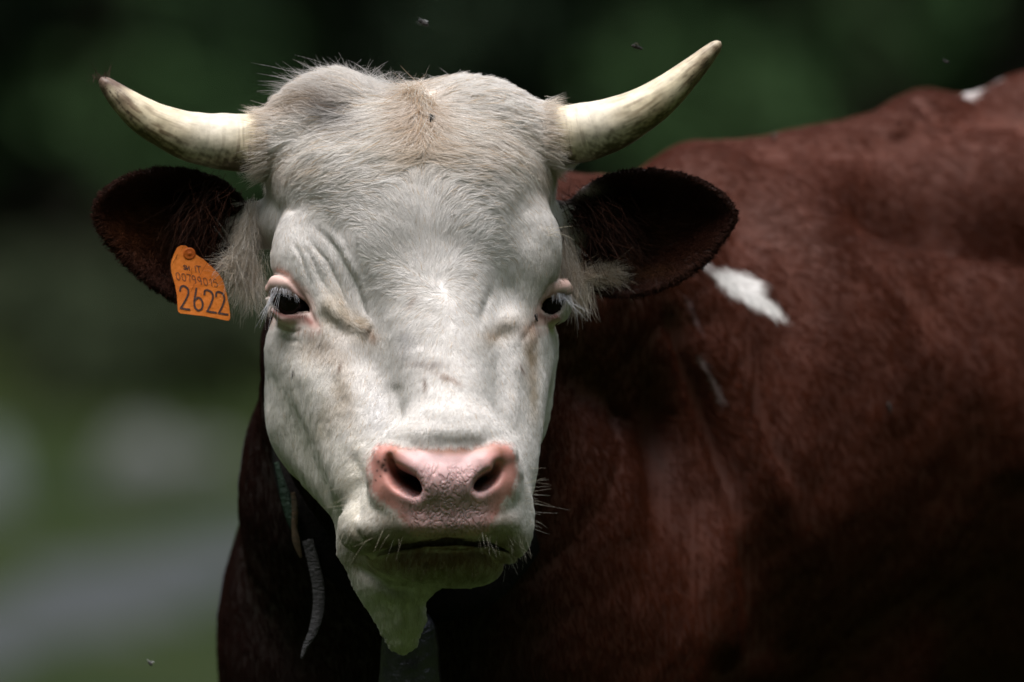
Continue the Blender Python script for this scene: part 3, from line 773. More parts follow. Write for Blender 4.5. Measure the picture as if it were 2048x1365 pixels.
def clump(C, Nr, u, v, cell, amount, seed):
    # hairs of one lock lean together towards their tips
    gi, gj = np.floor(u/cell).astype(int), np.floor(v/cell).astype(int); best = np.full(len(u), 1e9); key = np.zeros(len(u), np.int64)
    r_ = np.random.default_rng(seed); J = r_.random((2, 512, 512))
    for a in (-1, 0, 1):
        for b in (-1, 0, 1):
            x, y = gi+a, gj+b; sx = (x+J[0][x % 512, y % 512])*cell; sy = (y+J[1][x % 512, y % 512])*cell
            d = (u-sx)**2+(v-sy)**2; m = d < best; best = np.where(m, d, best); key = np.where(m, x*100000+y, key)
    _, inv = np.unique(key, return_inverse=True); cnt = np.bincount(inv)
    n, k, _ = C.shape; out = C.copy()
    off = C-C[:, :1]; m0 = np.stack([np.bincount(inv, C[:, 0, a])/cnt for a in range(3)], -1)
    for j in range(1, k):
        s = j/(k-1)
        mj = np.stack([np.bincount(inv, C[:, j, a])/cnt for a in range(3)], -1)
        a_ = (amount*s**1.3)[:, None]
        d = mj[inv]-C[:, j]; d -= Nr*(d*Nr).sum(1, keepdims=True); dl = np.linalg.norm(d, axis=1, keepdims=True); d *= np.minimum(1, cell*.8/np.maximum(dl, 1e-6)); out[:, j] = C[:, j]+d*a_
    return out
def hair_object(name, C, radius, color, mat, parent, taper=.35, root=1.0):
    n, k, _ = C.shape
    cu = bpy.data.hair_curves.new(name)
    cu.add_curves([k]*n)
    W = to_world(C).astype(np.float32)
    cu.attributes['position'].data.foreach_set('vector', W.reshape(-1))
    r = cu.attributes.get('radius') or cu.attributes.new('radius', 'FLOAT', 'POINT')
    prof = np.linspace(root, taper, k); prof[-1] = taper*.6
    rr = (np.asarray(radius).reshape(-1, 1)*np.ones((n, 1))*prof[None]*S).astype(np.float32)
    r.data.foreach_set('value', rr.ravel())
    a = cu.attributes.new('pigment', 'FLOAT_COLOR', 'CURVE')
    d = np.ones((n, 4), np.float32); d[:, :3] = color; a.data.foreach_set('color', d.ravel())
    cu.materials.append(mat)
    o = bpy.data.objects.new(name, cu); col0.objects.link(o); o.parent = parent; o['kind'] = 'stuff'
    return o

# ----------------------------------------------------------------------------- the cow
import time
T0 = time.time()
def empty(name, loc, label, cat, group=None):
    o = bpy.data.objects.new(name, None); col0.objects.link(o); o.location = loc
    o['label'] = label; o['category'] = cat
    if group: o['group'] = group
    return o
def adopt(o, parent):
    o.parent = parent; o.matrix_parent_inverse = parent.matrix_basis.inverted() if False else o.matrix_parent_inverse
    return o
cow = empty('cow', (0, 0, 0), 'reddish brown horned cow with white face and pink nose staring at the camera', 'cow')

V, Q = mesh_body(); V, info = displace(V, Q)
N = vnormals(V, Q)
uu, vv = proj(V[:, 0], V[:, 1], V[:, 2])
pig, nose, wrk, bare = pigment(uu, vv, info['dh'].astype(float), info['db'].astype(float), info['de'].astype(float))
hide = hide_material()
body = link_mesh('body', V, Q, hide, cow)
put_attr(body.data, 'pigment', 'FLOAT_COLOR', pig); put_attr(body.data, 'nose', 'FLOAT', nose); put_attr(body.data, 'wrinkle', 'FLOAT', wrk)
print('T: body', time.time()-T0)

ishead = (info['dh'] < info['db']) & (info['de'] > 2)
isear = info['de'] < 8
isbody = (info['db'] < info['dh']) & (info['de'] > 2)
ghead = Grid(uu, vv, V, N, ishead & (N[:, 1] < .3), (440, 90, 1200, 1340), 5)
gbody = Grid(uu, vv, V, N, isbody & (N[:, 1] < .3), (380, 100, 2300, 1500), 16)
gear = Grid(uu, vv, V, N, isear & (N[:, 1] < .4), (150, 300, 1510, 640), 7)
fur_white = fur_material('white_fur', .7, .12, .38); fur_brown = fur_material('brown_fur', .5, .08); fur_ear = fur_material('ear_fur', .6, .06)
qN = N[Q].mean(1); qu = uu[Q].mean(1); qv = vv[Q].mean(1)

def wob_head(u, v):
    k = np.clip((480-v)/200, 0, 1)
    return n2(u, v, 34, 51)*(.14+.16*k)+n2(u, v, 95, 52)*.14+n2(u, v, 15, 53)*(.03+.06*k)
def head_L(u, v): return flow_head(u, v)
# precomputed flow on a lattice, read bilinearly
class Lattice:
    def __init__(s, f, box, st):
        s.box = box; s.st = st; s.nu = int((box[2]-box[0])/st)+2; s.nv = int((box[3]-box[1])/st)+2
        U, W = np.meshgrid(box[0]+np.arange(s.nu)*st, box[1]+np.arange(s.nv)*st, indexing='ij')
        s.A = f(U.ravel(), W.ravel()).reshape(s.nu, s.nv, -1)
    def __call__(s, u, v):
        x = np.clip((u-s.box[0])/s.st, 0, s.nu-1.001); y = np.clip((v-s.box[1])/s.st, 0, s.nv-1.001)
        i, j = x.astype(int), y.astype(int); a, b = (x-i)[:, None], (y-j)[:, None]
        return (s.A[i, j]*(1-a)+s.A[i+1, j]*a)*(1-b)+(s.A[i, j+1]*(1-a)+s.A[i+1, j+1]*a)*b
LH = Lattice(flow_head, (430, 80, 1220, 1350), 6)
LW = Lattice(lambda u, v: wob_head(u, v)[:, None], (430, 80, 1220, 1350), 4)

def clumped(P, u, v):
    # a value per hair that neighbours in a lock share
    return n2(u, v, 17, 61), n2(u, v, 42, 62)

if FUR > 0:
    qm = ishead[Q].all(1) & (qN[:, 1] < .45) & (bare[Q].mean(1) < .6) & (qu < 1260) & (qv < 1345)
    dens = np.clip(1-bare[Q].mean(1)*1.5, .02, 1)*np.where(qv < 420, .85, 1.0)*(1-.985*np.exp(-(np.hypot((qu-893)/138, (qv-975)/85))**8))
    for E in (EYE_L, EYE_R): dens *= 1-np.exp(-(np.hypot((qu-E['c'][0])/30, (qv-E['c'][1]-2)/26))**4)
    n = int(420000*FUR)
    P, Nr, vi = roots_on(V, Q, N, qm, dens, n)
    u, v = proj(P[:, 0], P[:, 1], P[:, 2])
    A = LH(u, v); L = A[:, 2]*rng.uniform(.7, 1.25, n)
    c1, c2 = clumped(P, u, v)
    crest = np.clip((430-v)/140, 0, 1)
    lift = np.clip(.09+.07*crest+(.045+.07*crest)*c1+rng.normal(size=n)*(.025+.03*crest), .02, .6)
    top = np.clip(Nr[:, 2]-.45, 0, 1)*np.clip((230-v)/60, 0, 1)*np.clip((800-u)/60, 0, 1)
    lift += top*.35; L *= 1+top*.2
    L *= 1+.15*c2+.42*crest
    lift *= np.where(v > 1120, .5, 1.)
    lift *= .35+.65*np.clip(-Nr[:, 1]*1.6, 0, 1)+.5*crest*np.clip(1+Nr[:, 1]*1.6, 0, 1)
    C = grow(P, Nr, L, lift, lambda a, b: LH(a, b)[:, :2], ghead, lambda a, b: LW(a, b)[:, 0], npts=6, frizz=.10+.1*crest)
    C = clump(C, Nr, u, v, 7., .3*(1-crest), 201); C = clump(C, Nr, u, v, 8., .45*crest, 205); C = clump(C, Nr, u, v, 19., .5*crest, 206)
    pg, _, _, _ = pigment(u, v, np.zeros(n), np.full(n, 50.), np.full(n, 50.))
    br = np.clip(1+.05*c1+rng.normal(size=n)*.07, .6, 1.15)
    pg = pg*br[:, None]
    tan = rng.random(n) < (.03+.05*crest)
    pg[tan] = pg[tan]*np.array([.78, .66, .52])
    rad = rng.uniform(.32, .62, n)*(1+.2*crest)
    hair_object('head_fur', C, rad, np.clip(pg*1.03, .002, .93), fur_white, cow)
    # loose tufts standing on the crest
    k = int(1500*FUR)
    sel = rng.choice(np.nonzero((v < 200) & (u > 560) & (u < 800) & (Nr[:, 2] > .35))[0], k)
    sel2 = rng.choice(np.nonzero((v < 260) & (Nr[:, 2] > .3))[0], int(380*FUR)); sel = np.concatenate([sel, sel2]); k = len(sel)
    Lx = rng.uniform(14, 44, k)*np.where(rng.random(k) < .07, 1.5, 1); Lx[-len(sel2):] *= .62
    side = n2(u[sel], v[sel], 34, 71)*.9+rng.normal(size=k)*.2-.55
    up = np.stack([side, -.3+rng.normal(size=k)*.2, np.ones(k)*.9], -1); up /= np.linalg.norm(up, axis=1, keepdims=True)
    cv = np.stack([rng.normal(size=k)*.8-.3, rng.normal(size=k)*.2, rng.normal(size=k)*.25-.15], -1)
    s = np.linspace(0, 1, 7)[None, :, None]
    C = P[sel][:, None]+Lx[:, None, None]*(up[:, None]*s+cv[:, None]*s*s*.9)
    hair_object('crest_tuft', C, rng.uniform(.22, .38, k), np.clip(pg[sel]*.4+.5, .02, .9), fur_white, cow, taper=.3)
    print('T: head fur', time.time()-T0)

    # short body coat
    def flow_body(u, v):
        t = np.clip((v-500)/700, 0, 1); lf = np.clip((1150-u)/150, 0, 1)
        dx = (.75-.5*t)*(1-lf)+.08*lf; dy = .55+.45*t+0*u
        top = np.clip((380-v)/160, 0, 1); dx = dx+top*.6; l = np.hypot(dx, dy)
        return np.stack([dx/l, dy/l], -1)
    qm = isbody[Q].all(1) & (qN[:, 1] < .5) & (qu < 2200) & (qv < 1480) & (qu > 380)
    n = int(240000*FUR)
    P, Nr, vi = roots_on(V, Q, N, qm, np.ones(len(Q)), n)
    u, v = proj(P[:, 0], P[:, 1], P[:, 2])
    L = rng.uniform(16, 30, n); lift = np.clip(.05+.012*n2(u, v, 40, 81)+rng.normal(size=n)*.012, .015, .4)
    C = grow(P, Nr, L, lift, flow_body, gbody, lambda a, b: n2(a, b, 120, 82)*.16+n2(a, b, 40, 83)*.05, npts=4, frizz=.05)
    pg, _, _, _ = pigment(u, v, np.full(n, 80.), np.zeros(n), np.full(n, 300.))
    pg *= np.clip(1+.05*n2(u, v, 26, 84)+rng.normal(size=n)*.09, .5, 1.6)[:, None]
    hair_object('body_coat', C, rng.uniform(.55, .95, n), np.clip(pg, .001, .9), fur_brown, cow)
    print('T: coat', time.time()-T0)

    # ears
    n = int(46000*FUR)
    qm = isear[Q].all(1) & (qN[:, 1] < .7) & ((qu < 520) | (qu > 1105))
    P, Nr, vi = roots_on(V, Q, N, qm, np.ones(len(Q)), n)
    u, v = proj(P[:, 0], P[:, 1], P[:, 2])
    def flow_ear(a, b):
        left = a < 700
        cx = np.where(left, 370, 1270); cyy = np.where(left, 455, 465)
        dx, dy = (a-cx)/150, (b-cyy)/95
        dx = dx+np.where(left, -.35, .35); dy = dy+.12
        l = np.hypot(dx, dy)+1e-6; return np.stack([dx/l, dy/l], -1)
    rim = np.clip(np.hypot((u-np.where(u < 700, 335, 1295))/145, (v-460)/110)-.7, 0, .4)/.4
    L = rng.uniform(12, 26, n)*(1-.45*rim)
    lift = np.clip(.2+rng.normal(size=n)*.07, .03, .8)
    C = grow(P, Nr, L, lift, flow_ear, gear, lambda a, b: n2(a, b, 40, 91)*.3, npts=5, frizz=.15)
    pg, _, _, _ = pigment(u, v, np.full(n, 80.), np.full(n, 300.), np.zeros(n))
    pg *= np.clip(1+rng.normal(size=n)*.25, .4, 1.8)[:, None]
    hair_object('ear_fur', C, rng.uniform(.6, .95, n), np.clip(pg, .001, .8), fur_ear, cow)

# long pale hair hanging at the ear bases, whiskers, lashes: (u, v, depth) roots and a hanging direction
def strands(name, n, roots, dirs, Lr, rad, colr, mat, spread=.18, curl=.35, grav=.25, taper=.3, pts=7, colvar=.12):
    R = np.zeros((n, 3)); Dr = np.zeros((n, 3))
    m = len(roots); w = rng.random(n)*(m-1); i = np.minimum(w.astype(int), m-2); f = (w-i)[:, None]
    A = np.array([pt(*r[:3]) for r in roots]); B = np.array(dirs, float)
    jit = np.array([r[3] if len(r) > 3 else 4 for r in roots])
    R = A[i]*(1-f)+A[i+1]*f+rng.normal(size=(n, 3))*(jit[i])[:, None]
    Dr = B[i]*(1-f)+B[i+1]*f+rng.normal(size=(n, 3))*spread; Dr /= np.linalg.norm(Dr, axis=1, keepdims=True)
    L = rng.uniform(Lr[0], Lr[1], n); s = np.linspace(0, 1, pts)[None, :, None]
    lock = np.stack([np.sin(R[:, 0]*.21+R[:, 2]*.13), np.zeros(n), np.cos(R[:, 2]*.17)], -1)*.5
    cv = rng.normal(size=(n, 3))*curl+lock*curl+np.array([0, 0, -grav])
    C = R[:, None]+L[:, None, None]*(Dr[:, None]*s+cv[:, None]*s*s*.6)
    c = np.array(colr)[rng.integers(0, len(colr), n)]*np.clip(1+rng.normal(size=n)*colvar, .5, 1.4)[:, None]
    return hair_object(name, C, rng.uniform(rad[0], rad[1], n), np.clip(c, .005, .9), mat, cow, taper=taper)
PALE = [(.76, .71, .64), (.64, .57, .48), (.80, .77, .73), (.5, .42, .33)]
strands('ear_base_hair', int(2400*FUR), [(505, 405, 45, 7), (498, 450, 42, 10), (492, 495, 40, 14), (492, 530, 40, 14), (505, 565, 45, 9)],
        [(-.1, -.3, -.9), (-.2, -.3, -.9), (-.3, -.3, -.85), (-.1, -.2, -.95), (.1, -.2, -1)], (24, 62), (.25, .45), PALE, fur_white, spread=.18, curl=.45)
strands('ear_base_hair', int(300*FUR), [(480, 510, 25, 8), (462, 525, 20, 8), (470, 545, 22, 8)],
        [(-.4, -.5, .1), (-.6, -.4, -.3), (-.1, -.3, -.9)], (24, 52), (.3, .5), PALE, fur_white, spread=.4, curl=.6)
strands('ear_base_hair', int(2400*FUR), [(1118, 450, 75, 8), (1122, 500, 78, 10), (1140, 540, 80, 12), (1160, 562, 80, 12)],
        [(.25, -.4, -.9), (.3, -.4, -.9), (.25, -.3, -1), (.1, -.3, -1)], (34, 70), (.3, .5), PALE, fur_white, spread=.16, curl=.2)
strands('ear_base_hair', int(1500*FUR), [(1150, 560, 70, 9), (1190, 550, 90, 8), (1215, 545, 96, 8)],
        [(.9, -.4, .35), (.95, -.3, .2), (1, -.3, -.1)], (22, 48), (.25, .42), [(.78, .72, .64), (.48, .38, .28)], fur_white, spread=.25, curl=.45)
strands('ear_base_hair', int(700*FUR), [(430, 395, 60, 26), (400, 430, 85, 30), (420, 480, 80, 22)],
        [(-.5, -.6, -.7), (-.4, -.6, -.8), (-.4, -.5, -.9)], (40, 80), (.5, .8), [(.02, .01, .007), (.05, .02, .012)], fur_ear, spread=.3)
strands('ear_base_hair', int(900*FUR), [(1150, 420, 90, 24), (1210, 440, 120, 30), (1200, 500, 120, 26)],
        [(.5, -.6, -.6), (.6, -.6, -.5), (.6, -.5, -.7)], (40, 80), (.5, .8), [(.02, .01, .007), (.04, .016, .01)], fur_ear, spread=.3)
strands('forelock', int(900*FUR), [(822, 182, -30, 8), (836, 184, -40, 9), (850, 200, -62, 8), (846, 235, -112, 9), (850, 270, -150, 8)],
        [(-.5, -.5, .1), (-.1, -.75, -.35), (.25, -.7, -.5), (.05, -.5, -.9), (.1, -.4, -.95)], (34, 84), (.28, .5), [(.80, .73, .64), (.66, .53, .39), (.55, .40, .27), (.84, .80, .74)], fur_white, spread=.3, curl=.5, grav=.55)
print('T: fur done', time.time()-T0)

def surf(u, v, lift=0.):
    gy, gn = ghead.at(np.array([float(u)]), np.array([float(v)])); return (u, v, float(gy[0])-lift)
LASH = [(.62, .64, .69), (.5, .52, .57)]
strands('eyelashes', 46, [(542, 577, -106, 1.5), (556, 576, -116, 1.5), (574, 578, -120, 1.5), (590, 588, -118, 1)], [(-.25, -.7, -.6), (-.12, -.75, -.7), (.12, -.7, -.75), (.35, -.6, -.6)],
        (14, 24), (.25, .42), LASH, fur_white, spread=.12, curl=.12, grav=.3, taper=.25)
strands('eyelashes', 14, [(543, 590, -104, 3), (556, 588, -112, 3)], [(-.5, -.4, -.8), (-.3, -.4, -.9)], (45, 62), (.4, .55), LASH, fur_white, spread=.15, curl=.2)
strands('eyelashes', 64, [(1104, 584, -62, 1.5), (1120, 583, -52, 1.5), (1138, 584, -34, 1.5)], [(.1, -.6, -.8), (.1, -.6, -.85), (.18, -.4, -.9)],
        (14, 28), (.25, .42), LASH, fur_white, spread=.11, curl=.12, grav=.3, taper=.25)
strands('eyelashes', 9, [(1125, 590, -50, 4), (1138, 600, -40, 4)], [(.6, -.3, -.5), (.8, -.3, -.6)], (40, 70), (.35, .5), LASH, fur_white, spread=.2, curl=.3)
W1 = [(.7, .68, .6), (.55, .5, .4)]
strands('whiskers', 24, [surf(1048, 945)+(5,), surf(1052, 1010)+(8,), surf(1055, 1060)+(8,)], [(1, -.2, .15), (1, -.2, -.05), (1, -.2, -.35)], (22, 66), (.16, .3), W1, fur_white, spread=.14, curl=.25)
strands('whiskers', 12, [surf(1050, 1085)+(6,), surf(1010, 1115)+(6,)], [(.6, -.2, -.8), (.1, -.2, -1)], (25, 50), (.15, .26), W1, fur_white, spread=.25, curl=.25)
strands('whiskers', 26, [surf(742, 915)+(4,), surf(722, 950)+(6,), surf(700, 1010)+(8,)], [(-1, -.3, .15), (-1, -.3, .05), (-.9, -.3, -.2)], (28, 70), (.16, .28), W1, fur_white, spread=.16, curl=.2)
strands('whiskers', 12, [surf(700, 1050)+(8,), surf(740, 1070)+(8,), surf(800, 1066)+(8,)], [(-.7, -.5, -.6), (-.6, -.6, -.7), (-.2, -.6, -.9)], (28, 84), (.16, .3), W1, fur_white, spread=.22, curl=.25)
strands('whiskers', 26, [surf(960, 1068)+(8,), surf(1010, 1075)+(8,), surf(1045, 1085)+(6,)], [(.1, -.6, -.9), (.3, -.6, -.8), (.5, -.4, -.8)], (16, 40), (.16, .28), W1, fur_white, spread=.2, curl=.2)
strands('whiskers', 120, [surf(790, 1125)+(8,), surf(880, 1120)+(12,), surf(970, 1125)+(8,)], [(-.2, -.6, -.8), (0, -.7, -.8), (.2, -.6, -.8)], (14, 34), (.35, .55), [(.4, .34, .24), (.2, .14, .1)], fur_white, spread=.25, curl=.2)
strands('whiskers', 10, [surf(1090, 455)+(4,), surf(1098, 470)+(4,)], [(1, -.3, .2), (1, -.3, 0)], (22, 40), (.4, .5), W1, fur_white, spread=.25, curl=.3)

# locks that lap over the root of each horn
for (cu_, cv_, r_, yy, sg) in ((512, 289, 59, 32, -1), (1110, 275, 60, 34, 1)):
    th = np.linspace(-1.75, 1.75, 12)
    strands('horn_base_hair', int(1500*FUR), [(cu_+sg*(-20+5*math.cos(t)), cv_-r_*math.sin(t), yy-r_*math.cos(t), 7) for t in th],
            [(sg*1., -.10, .25*math.sin(t)-.12) for t in th], (10, 44), (.25, .45), [(.82, .76, .69), (.72, .63, .54), (.84, .80, .75)], fur_white, spread=.14, curl=.16, grav=.1)
# horns
def horn(line, label, tipdark, seed):
    C = np.array([pt(*p[:3]) for p in line]); Rr = np.array([p[3] for p in line])
    A = catmull(np.concatenate([C, Rr[:, None]], 1), 40); n = len(A); m = 96
    T = np.gradient(A[:, :3], axis=0); T /= np.linalg.norm(T, axis=1, keepdims=True)
    up = np.array([0, -1, 0.]); Vs = np.zeros((n, m, 3)); t = np.linspace(0, 1, n); th = np.linspace(0, 2*np.pi, m, endpoint=False)
    for i in range(n):
        b = np.cross(T[i], up); b /= np.linalg.norm(b); a = np.cross(b, T[i])
        r = A[i, 3]*(1+.012*np.sin(t[i]*60)*max(0, 1-t[i]*2.2)+.006*np.sin(th*3+t[i]*9)+.005*np.sin(th*7-t[i]*17))
        Vs[i] = A[i, :3]+(np.cos(th)*r)[:, None]*a+(np.sin(th)*r)[:, None]*b
    Vv = Vs.reshape(-1, 3); Vv = Vv+noise3(Vv, 60, seed)[:, None]*.8*(Vv-np.repeat(A[:, :3], m, 0))/np.maximum(np.repeat(A[:, 3], m)[:, None], 5)
    tip = A[-1, :3]+T[-1]*A[-1, 3]*.5
    Vv = np.concatenate([Vv, [tip]])
    i, j = np.meshgrid(np.arange(n-1), np.arange(m), indexing='ij'); i = i.ravel(); j = j.ravel(); j2 = (j+1) % m
    Qh = np.stack([i*m+j, (i+1)*m+j, (i+1)*m+j2, i*m+j2], -1)
    jj = np.arange(m); cap_ = np.stack([(n-1)*m+jj, np.full(m, n*m), np.full(m, n*m), (n-1)*m+(jj+1) % m], -1)
    # closing fan as quads around the tip needs distinct corners: two triangles share it through bmesh instead
    o = link_mesh('horn', Vv, Qh, None, cow)
    bm = bmesh.new(); bm.from_mesh(o.data); bm.verts.ensure_lookup_table()
    for k in range(m): bm.faces.new((bm.verts[(n-1)*m+k], bm.verts[n*m], bm.verts[(n-1)*m+(k+1) % m]))
    bmesh.ops.recalc_face_normals(bm, faces=bm.faces); bm.to_mesh(o.data); bm.free(); o.data.shade_smooth()
    tt = np.concatenate([np.repeat(t, m), [1]]); ang = np.concatenate([np.tile(th, n), [0]])
    P3 = np.stack([tt*420, np.cos(ang)*40, np.sin(ang)*40], -1)
    ringn = noise3(P3*np.array([1., .12, .12]), 9, seed+1); longn = noise3(P3*np.array([.18, 1, 1]), 11, seed+2); bign = noise3(P3, 90, seed+3); sm = noise3(P3, 14, seed+4)
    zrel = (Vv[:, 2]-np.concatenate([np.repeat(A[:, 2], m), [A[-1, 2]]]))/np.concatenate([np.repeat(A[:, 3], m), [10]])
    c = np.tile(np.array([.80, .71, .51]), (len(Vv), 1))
    c = mixc(c, (.36, .26, .12), np.clip(.30-zrel*.6+.5*bign, 0, 1)*.9)  # lower side: yellow-brown dirt plus painted shade
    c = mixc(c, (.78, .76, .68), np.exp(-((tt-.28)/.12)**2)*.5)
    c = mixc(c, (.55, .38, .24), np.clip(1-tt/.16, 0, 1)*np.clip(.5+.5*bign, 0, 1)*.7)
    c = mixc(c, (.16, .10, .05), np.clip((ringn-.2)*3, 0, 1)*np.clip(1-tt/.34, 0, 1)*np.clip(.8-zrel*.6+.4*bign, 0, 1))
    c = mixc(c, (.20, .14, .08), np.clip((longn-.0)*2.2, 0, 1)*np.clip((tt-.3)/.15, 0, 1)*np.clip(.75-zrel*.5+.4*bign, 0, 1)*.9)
    c = mixc(c, (.075, .055, .025), np.clip((-zrel-.30+.35*sm+.2*bign)*1.6, 0, 1)*np.clip(.9+.4*bign, 0, 1)*.95)  # underside darkest: dirt and shade painted together
    c = mixc(c, (.17, .115, .085), np.clip((tt-.58+.12*bign)/.22, 0, 1)*tipdark)
    c = mixc(c, (.06, .045, .035), np.clip((sm+.2*longn-.25)*2, 0, 1)*np.clip((tt-.45)/.3, 0, 1)*tipdark*np.clip(.7-zrel, 0, 1))
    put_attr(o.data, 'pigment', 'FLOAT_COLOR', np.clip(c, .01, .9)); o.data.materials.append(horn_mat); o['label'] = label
    return o, A
horn_mat, nt, b = new_mat('horn_keratin'); Lk = nt.links.new
at = nd(nt, 'ShaderNodeAttribute', attribute_name='pigment'); tc = nd(nt, 'ShaderNodeTexCoord')
nz = nd(nt, 'ShaderNodeTexNoise', Scale=160., Detail=6.); Lk(tc.outputs['Object'], nz.inputs['Vector'])
mr = nd(nt, 'ShaderNodeMapRange'); mr.inputs['From Min'].default_value = .3; mr.inputs['From Max'].default_value = .7; mr.inputs['To Min'].default_value = .8; mr.inputs['To Max'].default_value = 1.1
Lk(nz.outputs['Fac'], mr.inputs['Value']); vm = nd(nt, 'ShaderNodeVectorMath', operation='SCALE'); Lk(at.outputs['Color'], vm.inputs[0]); Lk(mr.outputs[0], vm.inputs['Scale']); Lk(vm.outputs[0], b.inputs['Base Color'])
bp = nd(nt, 'ShaderNodeBump', Strength=.35, Distance=.0008); Lk(nz.outputs['Fac'], bp.inputs['Height']); Lk(bp.outputs[0], b.inputs['Normal'])
b.inputs['Roughness'].default_value = .42; b.inputs['Specular IOR Level'].default_value = .45
h1, A1 = horn([(570, 292, 40, 50), (505, 288, 30, 58), (450, 284, 22, 56.5), (390, 276, 16, 51), (335, 257, 12, 43.5), (285, 231, 8, 36), (245, 200, 6, 27), (218, 174, 4, 18), (207, 163, 4, 12), (203, 158, 4, 7)],
              'shorter pale horn with dirty brown tip', 1.0, 11)
h2, A2 = horn([(1060, 282, 45, 52), (1115, 273, 38, 59), (1165, 265, 34, 59), (1220, 250, 30, 54), (1280, 222, 26, 45), (1335, 184, 24, 36), (1380, 144, 22, 26), (1415, 110, 20, 18), (1432, 93, 20, 13), (1439, 86, 20, 7.5)],
              'longer pale horn sweeping up to a clean tip', .45, 31)
# dried grass and mud caught on the tip of one horn
R = np.array([A1[-1, :3]]*26)+rng.normal(size=(26, 3))*np.array([9, 6, 5]); s = np.linspace(0, 1, 5)[None, :, None]
C = R[:, None]+rng.uniform(8, 24, 26)[:, None, None]*(rng.normal(size=(26, 3))[:, None]*.6*s+np.array([0, 0, .7])[None, None]*s+rng.normal(size=(26, 3))[:, None]*s*s*.5)
hair_object('mud_wisps', C, np.full(26, .7), np.tile(np.array([.09, .06, .045]), (26, 1)), fur_ear, h1)

# eyeballs
eye_mat, nt, b = new_mat('eye'); Lk = nt.links.new
b.inputs['Base Color'].default_value = (.012, .007, .005, 1); b.inputs['Roughness'].default_value = .07; b.inputs['Specular IOR Level'].default_value = .22
b.inputs['Coat Weight'].default_value = .0; b.inputs['Coat Roughness'].default_value = .05
tc = nd(nt, 'ShaderNodeTexCoord'); nz = nd(nt, 'ShaderNodeTexNoise', Scale=300., Detail=3.); r_ = nd(nt, 'ShaderNodeValToRGB')
r_.color_ramp.elements[0].color = (.004, .003, .002, 1); r_.color_ramp.elements[1].color = (.014, .007, .004, 1)
Lk(tc.outputs['Object'], nz.inputs[0]); Lk(nz.outputs['Fac'], r_.inputs[0]); Lk(r_.outputs[0], b.inputs['Base Color'])
for E in (EYE_L, EYE_R):
    bm = bmesh.new(); bmesh.ops.create_uvsphere(bm, u_segments=48, v_segments=32, radius=(E['R']-1.5)*S)
    me = bpy.data.meshes.new('eye'); bm.to_mesh(me); bm.free(); me.shade_smooth(); me.materials.append(eye_mat)
    o = bpy.data.objects.new('eye', me); col0.objects.link(o); o.parent = cow; o.location = to_world(pt(*E['c']))

# ----------------------------------------------------------------------------- ear tag
def simple_mesh(name, verts, faces, mat, parent=None, smooth=False):
    me = bpy.data.meshes.new(name); me.from_pydata([tuple(map(float, v)) for v in verts], [], faces); me.update()
    if smooth: me.shade_smooth()
    if mat: me.materials.append(mat)
    o = bpy.data.objects.new(name, me); col0.objects.link(o)
    if parent: o.parent = parent
    return o
def tagy(u, v):                     # the plate leans and bows a little
    return 14-(v-500)*.10+((u-400)/60)**2*3.5
tag_out = [(354, 496), (348, 508), (343, 522), (341.5, 534), (343, 546), (350, 570), (354, 592), (355, 612), (355.5, 620), (357, 624.5), (361, 627.3), (385, 630), (410, 633), (435, 637.5), (453, 641.5), (457.5, 641.5),
           (460, 638), (460, 628), (458, 612), (453, 586), (446, 561), (438, 548), (428, 538), (407, 519), (396, 512.5), (385, 504), (378, 497), (372, 492), (362, 491)]
def plate(name, poly, off, th, mat, parent, fine=6):
    bm = bmesh.new()
    vs = [bm.verts.new((u, v, 0)) for u, v in poly]; f = bm.faces.new(vs)
    bmesh.ops.triangulate(bm, faces=[f]); bmesh.ops.subdivide_edges(bm, edges=bm.edges[:], cuts=fine, use_grid_fill=True)
    r = bmesh.ops.extrude_face_region(bm, geom=bm.faces[:])
    for e in r['geom']:
        if isinstance(e, bmesh.types.BMVert): e.co.z = 1
    for v in bm.verts:
        w = to_world(pt(v.co.x, v.co.y, tagy(v.co.x, v.co.y)-off+v.co.z*th)); v.co = w
    bmesh.ops.recalc_face_normals(bm, faces=bm.faces)
    me = bpy.data.meshes.new(name); bm.to_mesh(me); bm.free(); me.materials.append(mat)
    o = bpy.data.objects.new(name, me); col0.objects.link(o); o.parent = parent
    return o
tag_mat = noise_mat('orange_plastic', (.86, .25, .035), (.74, .19, .024), 45, .45, .12, spec=.45)
ink_mat = noise_mat('tag_ink', (.055, .035, .035), (.10, .06, .055), 300, .6, .1)
ear_tag = empty('ear_tag', (0, 0, 0), 'orange plastic ear tag numbered 2622 hanging from the dark brown ear', 'ear tag')
pl = plate('tag_plate', tag_out, 0, 3.2, tag_mat, ear_tag)
def crop(x, y): return 330+x/8.03, 480+y/8.03
def ribbon_strokes(name, strokes, w, parent, off=.7):
    verts, faces = [], []
    for line in strokes:
        L = [np.array(q, float) for q in line]; n = len(L); b0 = len(verts)
        for i in range(n):
            d = L[min(i+1, n-1)]-L[max(i-1, 0)]; d /= np.linalg.norm(d)+1e-9; nrm = np.array([-d[1], d[0]])*w/2
            e = -d*w*.35 if i == 0 else (d*w*.35 if i == n-1 else 0)
            for sgn in (-1, 1):
                q = L[i]+nrm*sgn+e; verts.append(to_world(pt(q[0], q[1], tagy(q[0], q[1])-off)))
        for i in range(n-1): faces.append((b0+2*i, b0+2*i+2, b0+2*i+3, b0+2*i+1))
    return simple_mesh(name, verts, faces, ink_mat, parent)
def cm(pts, n=5): return [tuple(q) for q in catmull(pts, n)]
